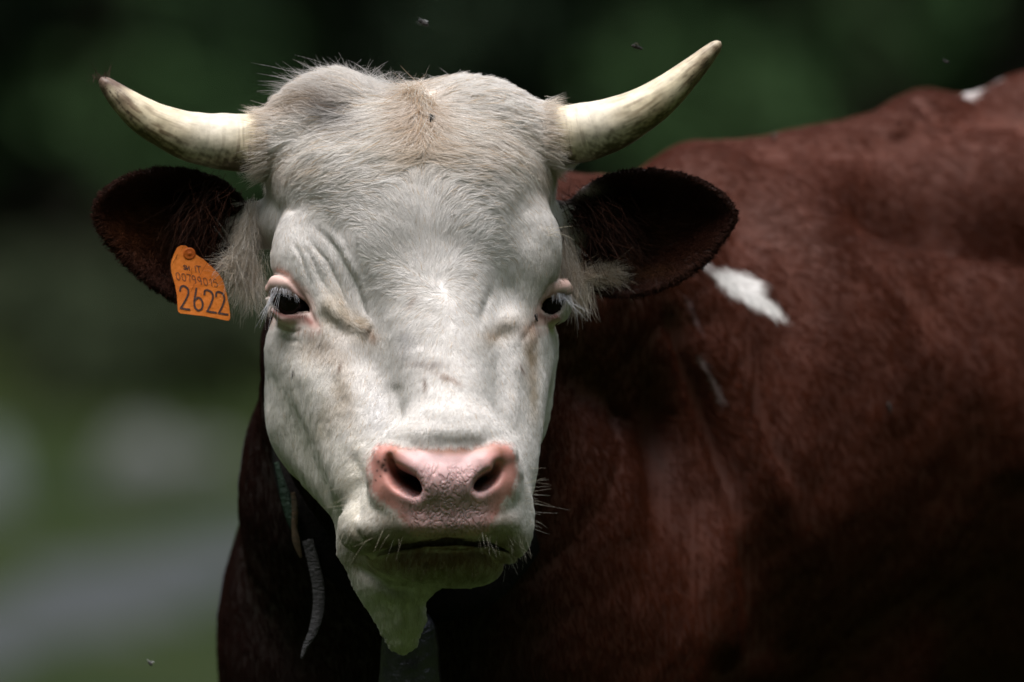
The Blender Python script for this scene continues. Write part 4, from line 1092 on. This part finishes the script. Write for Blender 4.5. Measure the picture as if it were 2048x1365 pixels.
def two(x0, y0, w, h, sh=0.):
    g = cm([(.02, .22), (.10, .05), (.38, 0), (.72, .10), (.78, .30), (.60, .55), (.36, .78), (.12, .97)], 5)
    a = [crop(x0+w*x+sh*y, y0+h*y+.12*w*x) for x, y in g]
    b = [crop(x0+w*x+sh*y, y0+h*y+.12*w*x) for x, y in [(.12, .97), (.5, .985), (.95, .99)]]
    return [a, b]
def six(x0, y0, w, h, sh=0.):
    g = [(.28, 0), (.24, .15), (.16, .35), (.08, .55)]
    ring = cm([(.08, .55), (.12, .85), (.45, 1.0), (.82, .90), (.92, .66), (.72, .46), (.42, .42), (.10, .58)], 5)
    return [[crop(x0+w*x+sh*y, y0+h*y+.12*w*x) for x, y in g+ring]]
big = two(240, 735, 175, 370, -10)+six(458, 775, 160, 350, 0)+two(622, 800, 175, 355, 35)+two(808, 830, 175, 355, 35)
ribbon_strokes('large_digits', big, 3.9, ear_tag)
def dig(ch, x0, y0, w, h, sh):
    G = {'0': [cm([(.5, 0), (.1, .15), (0, .5), (.12, .85), (.5, 1), (.88, .85), (1, .5), (.9, .15), (.5, 0)], 3)],
         '7': [[(0, 0), (.5, .0), (1, .0)], [(1, 0), (.72, .4), (.6, 1)]],
         '9': [cm([(.95, .3), (.72, .52), (.3, .52), (.05, .3), (.3, .02), (.72, .02), (.95, .3)], 4), [(.95, .3), (.9, .6), (.8, 1)]],
         '1': [[(.1, .25), (.5, .05), (.6, 0)], [(.6, 0), (.6, .5), (.6, 1)]],
         '5': [[(.9, 0), (.5, 0), (.15, 0)], [(.15, 0), (.1, .2), (.06, .42)], cm([(.06, .42), (.5, .34), (.95, .5), (.95, .82), (.5, 1), (.05, .9)], 3)],
         'S': [cm([(.95, .12), (.5, 0), (.08, .2), (.4, .46), (.9, .65), (.75, .95), (.35, 1), (.02, .86)], 3)],
         'N': [[(0, 1), (0, .5), (0, 0)], [(0, .95), (.5, .5), (1, .05)], [(1, 0), (1, .5), (1, 1)]],
         'I': [[(.5, 0), (.5, .5), (.5, 1)]], 'T': [[(0, 0), (.5, 0), (1, 0)], [(.5, 0), (.5, .5), (.5, 1)]]}[ch]
    return [[crop(x0+w*x+sh*y, y0+h*y+.15*w*x) for x, y in l] for l in G]
small = []
for ch, x, y in zip('00799015', (170, 262, 345, 425, 515, 610, 700, 770), (520, 535, 552, 572, 592, 606, 622, 632)): small += dig(ch, x, y, 58, 122, 22)
ribbon_strokes('small_digits', small, 1.15, ear_tag)
ribbon_strokes('country_letters', dig('I', 460, 415, 40, 100, 18)+dig('T', 500, 418, 72, 105, 14), 1.25, ear_tag)
ribbon_strokes('country_letters', dig('S', 290, 405, 44, 66, 12)+dig('N', 345, 418, 40, 66, 12), 1.6, ear_tag)
# round stud that pins the tag through the ear
bm = bmesh.new()
for r0, z0, r1, z1 in ((13.5, 0, 13.5, 3), (13.5, 3, 12, 5), (12, 5, 6, 5.5), (6, 5.5, 5, 8), (5, 8, .01, 8.5)):
    pass
prof = [(0.01, 3.2), (3, 3), (4, 2.2), (8, 2.2), (10.5, 2.6), (12, 1.8), (12.5, 0), (4, 0), (4, -60)]
sv, sf = [], []; c0 = (379, 508); m = 28
for r_i, (r0, z0) in enumerate(prof):
    for k in range(m):
        a = 2*math.pi*k/m; uu_, vv_ = c0[0]+r0*math.cos(a), c0[1]+r0*math.sin(a)
        sv.append(to_world(pt(uu_, vv_, tagy(*c0)-z0)))
for i in range(len(prof)-1):
    for k in range(m): sf.append((i*m+k, i*m+(k+1) % m, (i+1)*m+(k+1) % m, (i+1)*m+k))
stud = simple_mesh('stud', sv, sf, noise_mat('stud_plastic', (.62, .15, .02), (.5, .11, .018), 60, .45, .1), ear_tag, True)

# ----------------------------------------------------------------------------- neck strap and bell
def strip(name, line, width, th, mat, parent, twist=None, side=None):
    A = catmull([np.array(pt(*p[:3])).tolist()+[p[3] if len(p) > 3 else width] for p in line], 8)
    n = len(A); T = np.gradient(A[:, :3], axis=0); T /= np.linalg.norm(T, axis=1, keepdims=True)
    vs, fs = [], []
    for i in range(n):
        f = np.array(side[0])*(1-i/(n-1))+np.array(side[1])*(i/(n-1)); f = f-T[i]*(f@T[i]); f /= np.linalg.norm(f)
        g = np.cross(T[i], f); w = A[i, 3]/2
        for a, b_ in ((-w, -th/2), (-w*.4, -th/2-1), (w*.4, -th/2-1), (w, -th/2), (w, th/2), (-w, th/2)): vs.append(to_world(A[i, :3]+f*a+g*b_))
    for i in range(n-1):
        for k in range(6): fs.append((i*6+k, i*6+(k+1) % 6, (i+1)*6+(k+1) % 6, (i+1)*6+k))
    fs.append(tuple(range(6))[::-1]); fs.append(tuple((n-1)*6+k for k in range(6)))
    return simple_mesh(name, vs, fs, mat, parent, True)
leather = noise_mat('worn_leather', (.022, .022, .024), (.06, .06, .065), 60, .45, .9, spec=.5, bump_scale=220, stretch=(1, 1, 3.5))
green_web = noise_mat('green_webbing', (.02, .045, .03), (.035, .07, .045), 80, .7, .5)
tan_lea = noise_mat('split_leather', (.16, .10, .05), (.10, .075, .04), 90, .7, .8, stretch=(1, 1, 4))
collar = empty('neck_collar', (0, 0, 0), 'dark leather bell collar with loose strap ends round the shaded neck', 'collar')
strip('strap', [(548, 820, 480), (552, 905, 330), (585, 1010, 225), (650, 1110, 190), (740, 1180, 190), (840, 1215, 215), (960, 1190, 260), (1060, 1090, 380), (1110, 980, 520)], 62, 9,
      noise_mat('dark_strap', (.006, .005, .0045), (.010, .008, .007), 50, .9, .3, spec=.1), collar, side=((0, 0, 1), (0, 0, 1)))
o = strip('hanging_strap', [(615, 1080, 175, 22), (628, 1130, 170, 24), (637, 1175, 166, 25), (637, 1220, 163, 25), (627, 1262, 160, 21), (612, 1292, 158, 13), (603, 1318, 158, 4)], 20, 4, leather, collar, side=((1, -.25, 0), (.75, -.5, .3)))
o['label'] = 'long grey strap end curving to a point'
strip('strap_end', [(553, 925, 215, 9), (562, 960, 205, 14), (573, 1000, 198, 22), (585, 1040, 192, 23), (590, 1066, 190, 8)], 20, 4, green_web, collar, side=((1, -.2, .3), (1, -.2, .3)))
strip('strap_end', [(586, 985, 186, 8), (590, 1020, 182, 13), (589, 1055, 180, 12), (593, 1085, 178, 15), (602, 1116, 176, 5)], 12, 3, tan_lea, collar, side=((1, -.3, 0), (1, -.3, 0)))
bp_ = [(0, 0), (18, 2), (40, 12), (56, 34), (62, 70), (64, 110), (70, 150), (80, 178), (82, 182), (77, 182), (66, 150), (58, 100), (50, 50), (20, 20), (0, 18)]
sv, sf = [], []; m = 40; cb = pt(820, 1215, 190)
for (r0, z0) in bp_:
    for k in range(m):
        a = 2*math.pi*k/m; e = .82
        sv.append(to_world(cb+np.array([math.cos(a)*r0*.95, math.sin(a)*r0*e, -z0*1.15])))
for i in range(len(bp_)-1):
    for k in range(m): sf.append((i*m+k, i*m+(k+1) % m, (i+1)*m+(k+1) % m, (i+1)*m+k))
bell = empty('cow_bell', (0, 0, 0), 'dark grey metal cowbell hanging under the chin of the cow', 'bell')
simple_mesh('bell_shell', sv, sf, noise_mat('dark_bell_metal', (.045, .045, .055), (.12, .12, .145), 25, .3, .5, spec=.6, metallic=.95, bump_scale=60), bell, True)
sv, sf = [], []
for i in range(16):
    a = 2*math.pi*i/16
    for k in range(8):
        b_ = 2*math.pi*k/8; R_ = 16+4*math.cos(b_)
        sv.append(to_world(cb+np.array([math.cos(a)*R_, 4*math.sin(b_), 8+math.sin(a)*R_])))
for i in range(16):
    for k in range(8): sf.append((i*8+k, i*8+(k+1) % 8, ((i+1) % 16)*8+(k+1) % 8, ((i+1) % 16)*8+k))
simple_mesh('hanger_ring', sv, sf, bpy.data.materials['dark_bell_metal'], bell, True)
sv = []; sf = []
for i, (r0, z0) in enumerate([(2, -20), (4, -120), (12, -190), (16, -204), (8, -218), (.1, -222)]):
    for k in range(12):
        a = 2*math.pi*k/12; sv.append(to_world(cb+np.array([math.cos(a)*r0, math.sin(a)*r0, z0])))
for i in range(5):
    for k in range(12): sf.append((i*12+k, i*12+(k+1) % 12, (i+1)*12+(k+1) % 12, (i+1)*12+k))
simple_mesh('clapper', sv, sf, bpy.data.materials['dark_bell_metal'], bell, True)

# ----------------------------------------------------------------------------- flies
fly_mat = noise_mat('fly_body', (.012, .011, .010), (.03, .028, .025), 900, .4, .3)
wing_mat, nt, b = new_mat('fly_wing'); b.inputs['Base Color'].default_value = (.25, .25, .24, 1); b.inputs['Alpha'].default_value = .45; b.inputs['Roughness'].default_value = .3
def blob(c, r, seg=10):
    bm = bmesh.new(); bmesh.ops.create_uvsphere(bm, u_segments=seg, v_segments=seg-2, radius=1)
    v = [(c[0]+q.co.x*r[0], c[1]+q.co.y*r[1], c[2]+q.co.z*r[2]) for q in bm.verts]; bm.verts.index_update(); f = [[w.index for w in g.verts] for g in bm.faces]; bm.free(); return v, f
def join_blobs(bl):
    v, f = [], []
    for a, b_ in bl: k = len(v); v += a; f += [[i+k for i in g] for g in b_]
    return v, f
mm = .001
def make_fly():
    root = bpy.data.objects.new('fly', None); col0.objects.link(root)
    v, f = join_blobs([blob((0, 0, 0), (.9*mm, 1.1*mm, .8*mm)), blob((0, 1.9*mm, -.1*mm), (1.0*mm, 1.5*mm, .8*mm)), blob((0, -1.4*mm, .05*mm), (.75*mm, .5*mm, .6*mm))])
    simple_mesh('fly_body', v, f, fly_mat, root, True)
    for s_ in (-1, 1):
        w = [(s_*.3*mm, -.2*mm, .7*mm), (s_*1.6*mm, .8*mm, .9*mm), (s_*2.2*mm, 2.6*mm, .8*mm), (s_*1.5*mm, 3.4*mm, .7*mm), (s_*.6*mm, 2.6*mm, .7*mm)]
        w2 = [(a, b_, c-.02*mm) for a, b_, c in w]
        simple_mesh('wing', w+w2, [(0, 1, 2, 3, 4), (9, 8, 7, 6, 5)]+[(i, (i+1) % 5, 5+(i+1) % 5, 5+i) for i in range(5)], wing_mat, root)
        for k in range(3):
            x0, y0 = s_*.5*mm, (-.6+k*.6)*mm; x1, y1 = s_*1.7*mm, (-1.2+k*1.2)*mm; t_ = .08*mm
            simple_mesh('leg', [(x0, y0-t_, -.5*mm), (x0, y0+t_, -.5*mm), (x1, y1+t_, -.2*mm), (x1, y1-t_, -.2*mm), (x1*1.3, y1*1.2, -1.1*mm), (x1*1.3, y1*1.2+t_*2, -1.1*mm)],
                        [(0, 1, 2, 3), (3, 2, 5, 4)], fly_mat, root)
    return root
flies = [  # u, v, depth, size, label, facing
    (862, 239, None, 1.3, 'brown fly crawling in the tuft between the horns', .5), (1073, 638, None, 1.25, 'black fly drinking at the corner of the pink eye beside the dark open ear', 2.),
    (849, 47, 160, 2.6, 'blurred fly in the air above the middle of the pale crest', .6), (1277, 96, 150, 1.9, 'blurred fly hovering close beside the tip of the longer horn', 2.2),
    (1894, 124, 500, 1.2, 'tiny blurred fly in the air over the white spine patch', 1.), (1548, 275, 'b', 1.3, 'small dark fly on the upper edge of the brown back', 1.),
    (1780, 818, 'b', 1.6, 'small fly on the reddish brown flank below the white patch', 1.8), (301, 1328, 300, 1.6, 'blurred fly flying low over the grass in front of the path', .3)]
f0 = make_fly()
for i, (u_, v_, y_, sz, lab, rz) in enumerate(flies):
    if i == 0: f = f0
    else:
        f = f0.copy(); col0.objects.link(f)
        for ch in list(f0.children):
            c_ = ch.copy(); col0.objects.link(c_); c_.parent = f
    on = y_ in (None, 'b')
    if y_ is None: gy, gn = ghead.at(np.array([float(u_)]), np.array([float(v_)])); y_ = float(gy[0])-(14 if i == 0 else 1)
    elif y_ == 'b': gy, gn = gbody.at(np.array([float(u_)]), np.array([float(v_)+10])); y_ = float(gy[0])-6
    f.location = to_world(pt(u_, v_, y_)); f.scale = (sz,)*3
    f.rotation_euler = ((math.radians(75) if on else math.radians(20)), 0.3, rz); f['label'] = lab; f['category'] = 'fly'; f['group'] = 'flies round the cow'

# ----------------------------------------------------------------------------- meadow, path, boulders, trees
def prof_r(r):
    xs = [0, 36, 45, 50, 65, 76, 110, 200, 400]; zs = [0, 0, -.03, .2, .49, .86, 9, 40, 110]
    return np.interp(r, xs, zs)
def ground_z(x, y):
    x = np.asarray(x, float); y = np.asarray(y, float); r = y+8
    z = prof_r(np.maximum(r, 0))
    side = np.clip(np.hypot(x, np.minimum(y, 0))-13, 0, None)  # steep valley sides out of view, added to block low sky light
    side = side*np.clip(1-(np.minimum(y, 90)-20)/80, .25, 1)
    z = z+side*.85+.05*np.sin(x*.7+y*.3)*np.clip(np.hypot(x, y)/20-.3, 0, 1)+.03*np.sin(x*1.9-y*1.1)*np.clip(np.hypot(x, y)/20-.3, 0, 1)
    return z
gx = np.concatenate([np.linspace(-260, -30, 40), np.linspace(-28, 28, 113), np.linspace(30, 260, 40)])
gyy = np.concatenate([np.linspace(-240, -22, 36), np.linspace(-20, 90, 221), np.linspace(93, 330, 50)])
X, Y = np.meshgrid(gx, gyy, indexing='ij'); Z = ground_z(X, Y)
n_, m_ = X.shape; i, j = np.meshgrid(np.arange(n_-1), np.arange(m_-1), indexing='ij'); i = i.ravel(); j = j.ravel()
Qg = np.stack([i*m_+j, (i+1)*m_+j, (i+1)*m_+j+1, i*m_+j+1], -1)
grass_m, nt, b = new_mat('meadow'); Lk = nt.links.new
tc = nd(nt, 'ShaderNodeTexCoord')
na = nd(nt, 'ShaderNodeTexNoise', Scale=.9, Detail=4.); nb_ = nd(nt, 'ShaderNodeTexNoise', Scale=14., Detail=6.)
ra = nd(nt, 'ShaderNodeValToRGB'); ra.color_ramp.elements[0].position = .38; ra.color_ramp.elements[1].position = .62
ra.color_ramp.elements[0].color = (.010, .023, .005, 1); ra.color_ramp.elements[1].color = (.026, .038, .009, 1)
mb = nd(nt, 'ShaderNodeMix', data_type='RGBA', blend_type='MULTIPLY'); mb.inputs['Factor'].default_value = .6
rb = nd(nt, 'ShaderNodeValToRGB'); rb.color_ramp.elements[0].position = .3; rb.color_ramp.elements[0].color = (.5, .5, .5, 1); rb.color_ramp.elements[1].color = (1.3, 1.3, 1.2, 1)
Lk(tc.outputs['Object'], na.inputs[0]); Lk(tc.outputs['Object'], nb_.inputs[0]); Lk(na.outputs['Fac'], ra.inputs[0]); Lk(nb_.outputs['Fac'], rb.inputs[0])
Lk(ra.outputs[0], mb.inputs['A']); Lk(rb.outputs[0], mb.inputs['B']); Lk(mb.outputs['Result'], b.inputs['Base Color'])
b.inputs['Roughness'].default_value = .95; b.inputs['Specular IOR Level'].default_value = .1
g = link_mesh('ground', np.stack([X, Y, Z], -1).reshape(-1, 3), Qg, grass_m, None, world=False); g['kind'] = 'structure'

def ray_ground(u, v):
    dx, dz = (u-U0)/D, (V0-v)/D
    for r in np.arange(20, 120, .25):
        if ZC+dz*r <= float(ground_z(dx*r, r-8)): return np.array([dx*r, r-8])
    return np.array([dx*100, 92.])
# footpath running away to the right
pc = [(-450, 1362), (-200, 1315), (40, 1245), (250, 1175), (430, 1120), (660, 1050)]
pts_ = [ray_ground(*p) for p in pc]; L_ = catmull(pts_, 8); n_ = len(L_); vs, fs = [], []
T_ = np.gradient(L_, axis=0); T_ /= np.linalg.norm(T_, axis=1, keepdims=True)
for i in range(n_):
    for k in range(9):
        w = (k/8-.5)*(.95+.2*math.sin(i*1.3)); x, y = L_[i]+np.array([T_[i][1], -T_[i][0]])*w
        vs.append((x, y, float(ground_z(x, y))+.035-.03*(abs(k-4)/4)**2))
for i in range(n_-1):
    for k in range(8): fs.append((i*9+k, (i+1)*9+k, (i+1)*9+k+1, i*9+k+1))
pth = simple_mesh('gravel_path', vs, fs, noise_mat('gravel', (.030, .037, .040), (.046, .053, .056), 9, .95, .6), None, True); pth['kind'] = 'structure'

stone_m = noise_mat('grey_stone', (.07, .08, .075), (.13, .14, .135), 3, .9, .8)
def boulder(u, v, w, h, label, seed, mat):
    x, y = ray_ground(u, v); r = y+8; sc = r/D/S*S
    bm = bmesh.new(); bmesh.ops.create_icosphere(bm, subdivisions=4, radius=1)
    for q in bm.verts:
        p = np.array(q.co); k = 1+.22*mnoise.noise(Vector(p*1.3)+Vector((seed, 0, 0)))+.10*mnoise.noise(Vector(p*3.1)+Vector((0, seed, 0)))
        p = p*k; p[2] = max(p[2], -.45); q.co = Vector((p[0]*w/2*r/D, p[1]*w/2.4*r/D, (p[2])*h/1.5*r/D))
    me = bpy.data.meshes.new('boulder'); bm.to_mesh(me); bm.free(); me.shade_smooth(); me.materials.append(mat)
    o = bpy.data.objects.new('boulder', me); col0.objects.link(o); o.location = (x, y, float(ground_z(x, y))+.3*h/1.5*r/D); o['label'] = label; o['category'] = 'boulder'; o['group'] = 'boulders in the meadow'
white_stone = noise_mat('pale_stone', (.13, .16, .155), (.2, .23, .225), 4, .9, .6)
boulder(-28, 1035, 130, 190, 'pale whitish boulder cut by the edge of the picture above the path', 3, white_stone)
boulder(285, 985, 190, 135, 'broad grey boulder above the path, nearer the edge of the picture', 8, stone_m)
boulder(415, 965, 130, 90, 'low grey boulder above the path beside the cow\'s neck', 14, stone_m)

def leafy(name, mat, clumps, leaf, parent, seed):
    # many small leaf blades spread through the crown's volume
    r = np.random.default_rng(seed); Vl, Fl = [], []
    C = []; 
    for (c, rad, n) in clumps:
        d = r.normal(size=(n, 3)); d /= np.linalg.norm(d, axis=1, keepdims=True)
        C.append(np.array(c)+d*(rad*r.uniform(.35, 1, n)**.6)[:, None]*np.array([1, 1, .8]))
    C = np.concatenate(C); n = len(C)
    a = r.normal(size=(n, 3)); a /= np.linalg.norm(a, axis=1, keepdims=True); b_ = np.cross(a, r.normal(size=(n, 3))); b_ /= np.linalg.norm(b_, axis=1, keepdims=True)
    l = leaf*r.uniform(.6, 1.3, n)[:, None]
    Vv = np.stack([C-a*l, C-b_*l*.45, C+a*l, C+b_*l*.45], 1).reshape(-1, 3)
    Qv = np.arange(n*4).reshape(-1, 4)
    return link_mesh(name, Vv, Qv, mat, parent, world=False)
bark = noise_mat('bark', (.035, .028, .022), (.07, .058, .045), 6, .95, .8)
spruce_m = noise_mat('spruce_needles', (.020, .038, .022), (.036, .062, .034), .8, .9, .2, spec=.1)
leaf_m = noise_mat('green_leaves', (.055, .115, .045), (.085, .16, .062), .8, .9, .2, spec=.15)
bush_m = noise_mat('bush_leaves', (.045, .065, .035), (.08, .10, .055), 1.2, .9, .2, spec=.15)
def tapered(name, segs, mat, parent):
    vs, fs = [], []; m = 8
    for (p0, r0, p1, r1) in segs:
        p0, p1 = np.array(p0, float), np.array(p1, float); d = p1-p0; d /= np.linalg.norm(d)
        a = np.cross(d, (0, 1, 0) if abs(d[1]) < .9 else (1, 0, 0)); a /= np.linalg.norm(a); b_ = np.cross(d, a); k0 = len(vs)
        for p, r in ((p0, r0), (p1, r1)):
            for k in range(m):
                t = 2*math.pi*k/m; vs.append(p+a*math.cos(t)*r+b_*math.sin(t)*r)
        for k in range(m): fs.append((k0+k, k0+(k+1) % m, k0+m+(k+1) % m, k0+m+k))
    return simple_mesh(name, vs, fs, mat, parent, True)
def make_spruce():
    root = bpy.data.objects.new('spruce_tree', None); col0.objects.link(root)
    H = 17.; segs = [((0, 0, -.5), .26, (0, 0, 6), .19), ((0, 0, 6), .19, (.05, 0, H), .03)]
    r = np.random.default_rng(5); cl = []
    for z in np.arange(.7, H-.4, .55):
        R = 3.0*(1-z/H)**.8+.15; nb = 7
        for k in range(nb):
            a = r.uniform(0, 6.28); segs.append(((0, 0, z+.3), .035, (math.cos(a)*R*.95, math.sin(a)*R*.95, z-.25*R*.5), .008))
            for q in (.35, .65, .95): cl.append(((math.cos(a)*R*q, math.sin(a)*R*q, z+.2-.15*R*q), .26+.18*(1-z/H), 26))
    tapered('trunk', segs, bark, root); leafy('crown', spruce_m, cl, .13, root, 3); return root
def make_broadleaf():
    root = bpy.data.objects.new('broadleaf_tree', None); col0.objects.link(root)
    r = np.random.default_rng(9); segs = [((0, 0, -.4), .20, (.1, 0, 2.6), .14), ((.1, 0, 2.6), .14, (-.1, .1, 7.5), .04)]; cl = []
    for k in range(26):
        z = r.uniform(.9, 7.8); a = r.uniform(0, 6.28); R = (1.5+1.0*math.sin(min(z, 8)/8*3.1))*r.uniform(.4, 1)
        e = (math.cos(a)*R, math.sin(a)*R, z+.4); segs.append(((0, 0, max(z-1, .5)), .05, e, .012)); cl.append((e, r.uniform(.6, 1.0), 230))
    tapered('trunk', segs, bark, root); leafy('crown', leaf_m, cl, .10, root, 4); return root
def make_bush():
    root = bpy.data.objects.new('bush', None); col0.objects.link(root)
    r = np.random.default_rng(19); segs = []; cl = []
    for k in range(9):
        a = r.uniform(0, 6.28); R = r.uniform(.1, .6); e = (math.cos(a)*R, math.sin(a)*R, r.uniform(.3, .9)); segs.append(((0, 0, -.1), .03, e, .01)); cl.append((e, .32, 160))
    tapered('stem', segs, bark, root); leafy('foliage', bush_m, cl, .06, root, 6); return root
def copy_tree(o):
    c = o.copy(); col0.objects.link(c)
    for ch in list(o.children):
        d = ch.copy(); col0.objects.link(d); d.parent = c
    return c
def plant(proto, first, u, r, label, cat, group, s=1., rz=0.):
    o = proto if first else copy_tree(proto)
    x = (u-U0)/D*r; y = r-8; o.location = (x, y, float(ground_z(x, y))-.05); o.scale = (s, s, s); o.rotation_euler = (0, 0, rz)
    o['label'] = label; o['category'] = cat; o['group'] = group
sp = make_spruce(); bl = make_broadleaf(); bu = make_bush()
r = np.random.default_rng(77); k = 0
for row, (r0, du) in enumerate(((82, 620), (88, 560), (95, 640), (104, 700))):
    for u_ in np.arange(-1900, 3900, du):
        vis = -700 < u_ < 2700
        plant(sp, k == 0, u_+r.uniform(-120, 120), r0+r.uniform(-2, 2), 'dark spruce standing in the blurred forest edge behind the cow', 'spruce', 'spruces along the forest edge', r.uniform(.85, 1.2), r.uniform(0, 6)); k += 1
for q in range(70):      # the wood goes on over both flanks of the valley
    sd = -1 if q % 2 else 1; x = sd*r.uniform(22, 62); y = r.uniform(-30, 78); o = copy_tree(sp); s_ = r.uniform(.8, 1.15)
    o.location = (x, y, float(ground_z(x, y))-.1); o.scale = (s_,)*3; o.rotation_euler = (0, 0, r.uniform(0, 6))
    o['label'] = 'dark spruce standing in the blurred forest edge behind the cow'; o['category'] = 'spruce'; o['group'] = 'spruces along the forest edge'
for q, (u_, r_, s_, lab) in enumerate(((190, 78.5, 1.0, 'mid green leafy tree blurred behind the tagged ear and shorter horn'), (455, 81, .9, 'mid green leafy tree blurred just outside the pale poll, by the shorter horn'), (1500, 81, 1., 'mid green leafy tree blurred beyond the tip of the longer horn'), (1760, 79, 1.1, 'mid green leafy tree blurred beyond the brown back'),
                                       (2040, 80, 1., 'mid green leafy tree blurred over the white spine patch'), (-420, 79, 1, 'mid green leafy tree just outside the frame beside the pale boulder'))):
    plant(bl, q == 0, u_, r_, lab, 'tree', 'leafy trees before the spruces', s_, q*1.7)
for q, (u_, r_, s_, lab) in enumerate(((330, 73, 1.35, 'low green bush blurred under the ear tag'), (90, 74, 1.25, 'low green bush blurred near the edge of the picture below the ear'), (500, 73, 1.2, 'low green bush blurred beside the jaw of the cow'))):
    plant(bu, q == 0, u_, r_, lab, 'bush', 'bushes at the foot of the forest', s_, q*2.1)
print('T: all', time.time()-T0)
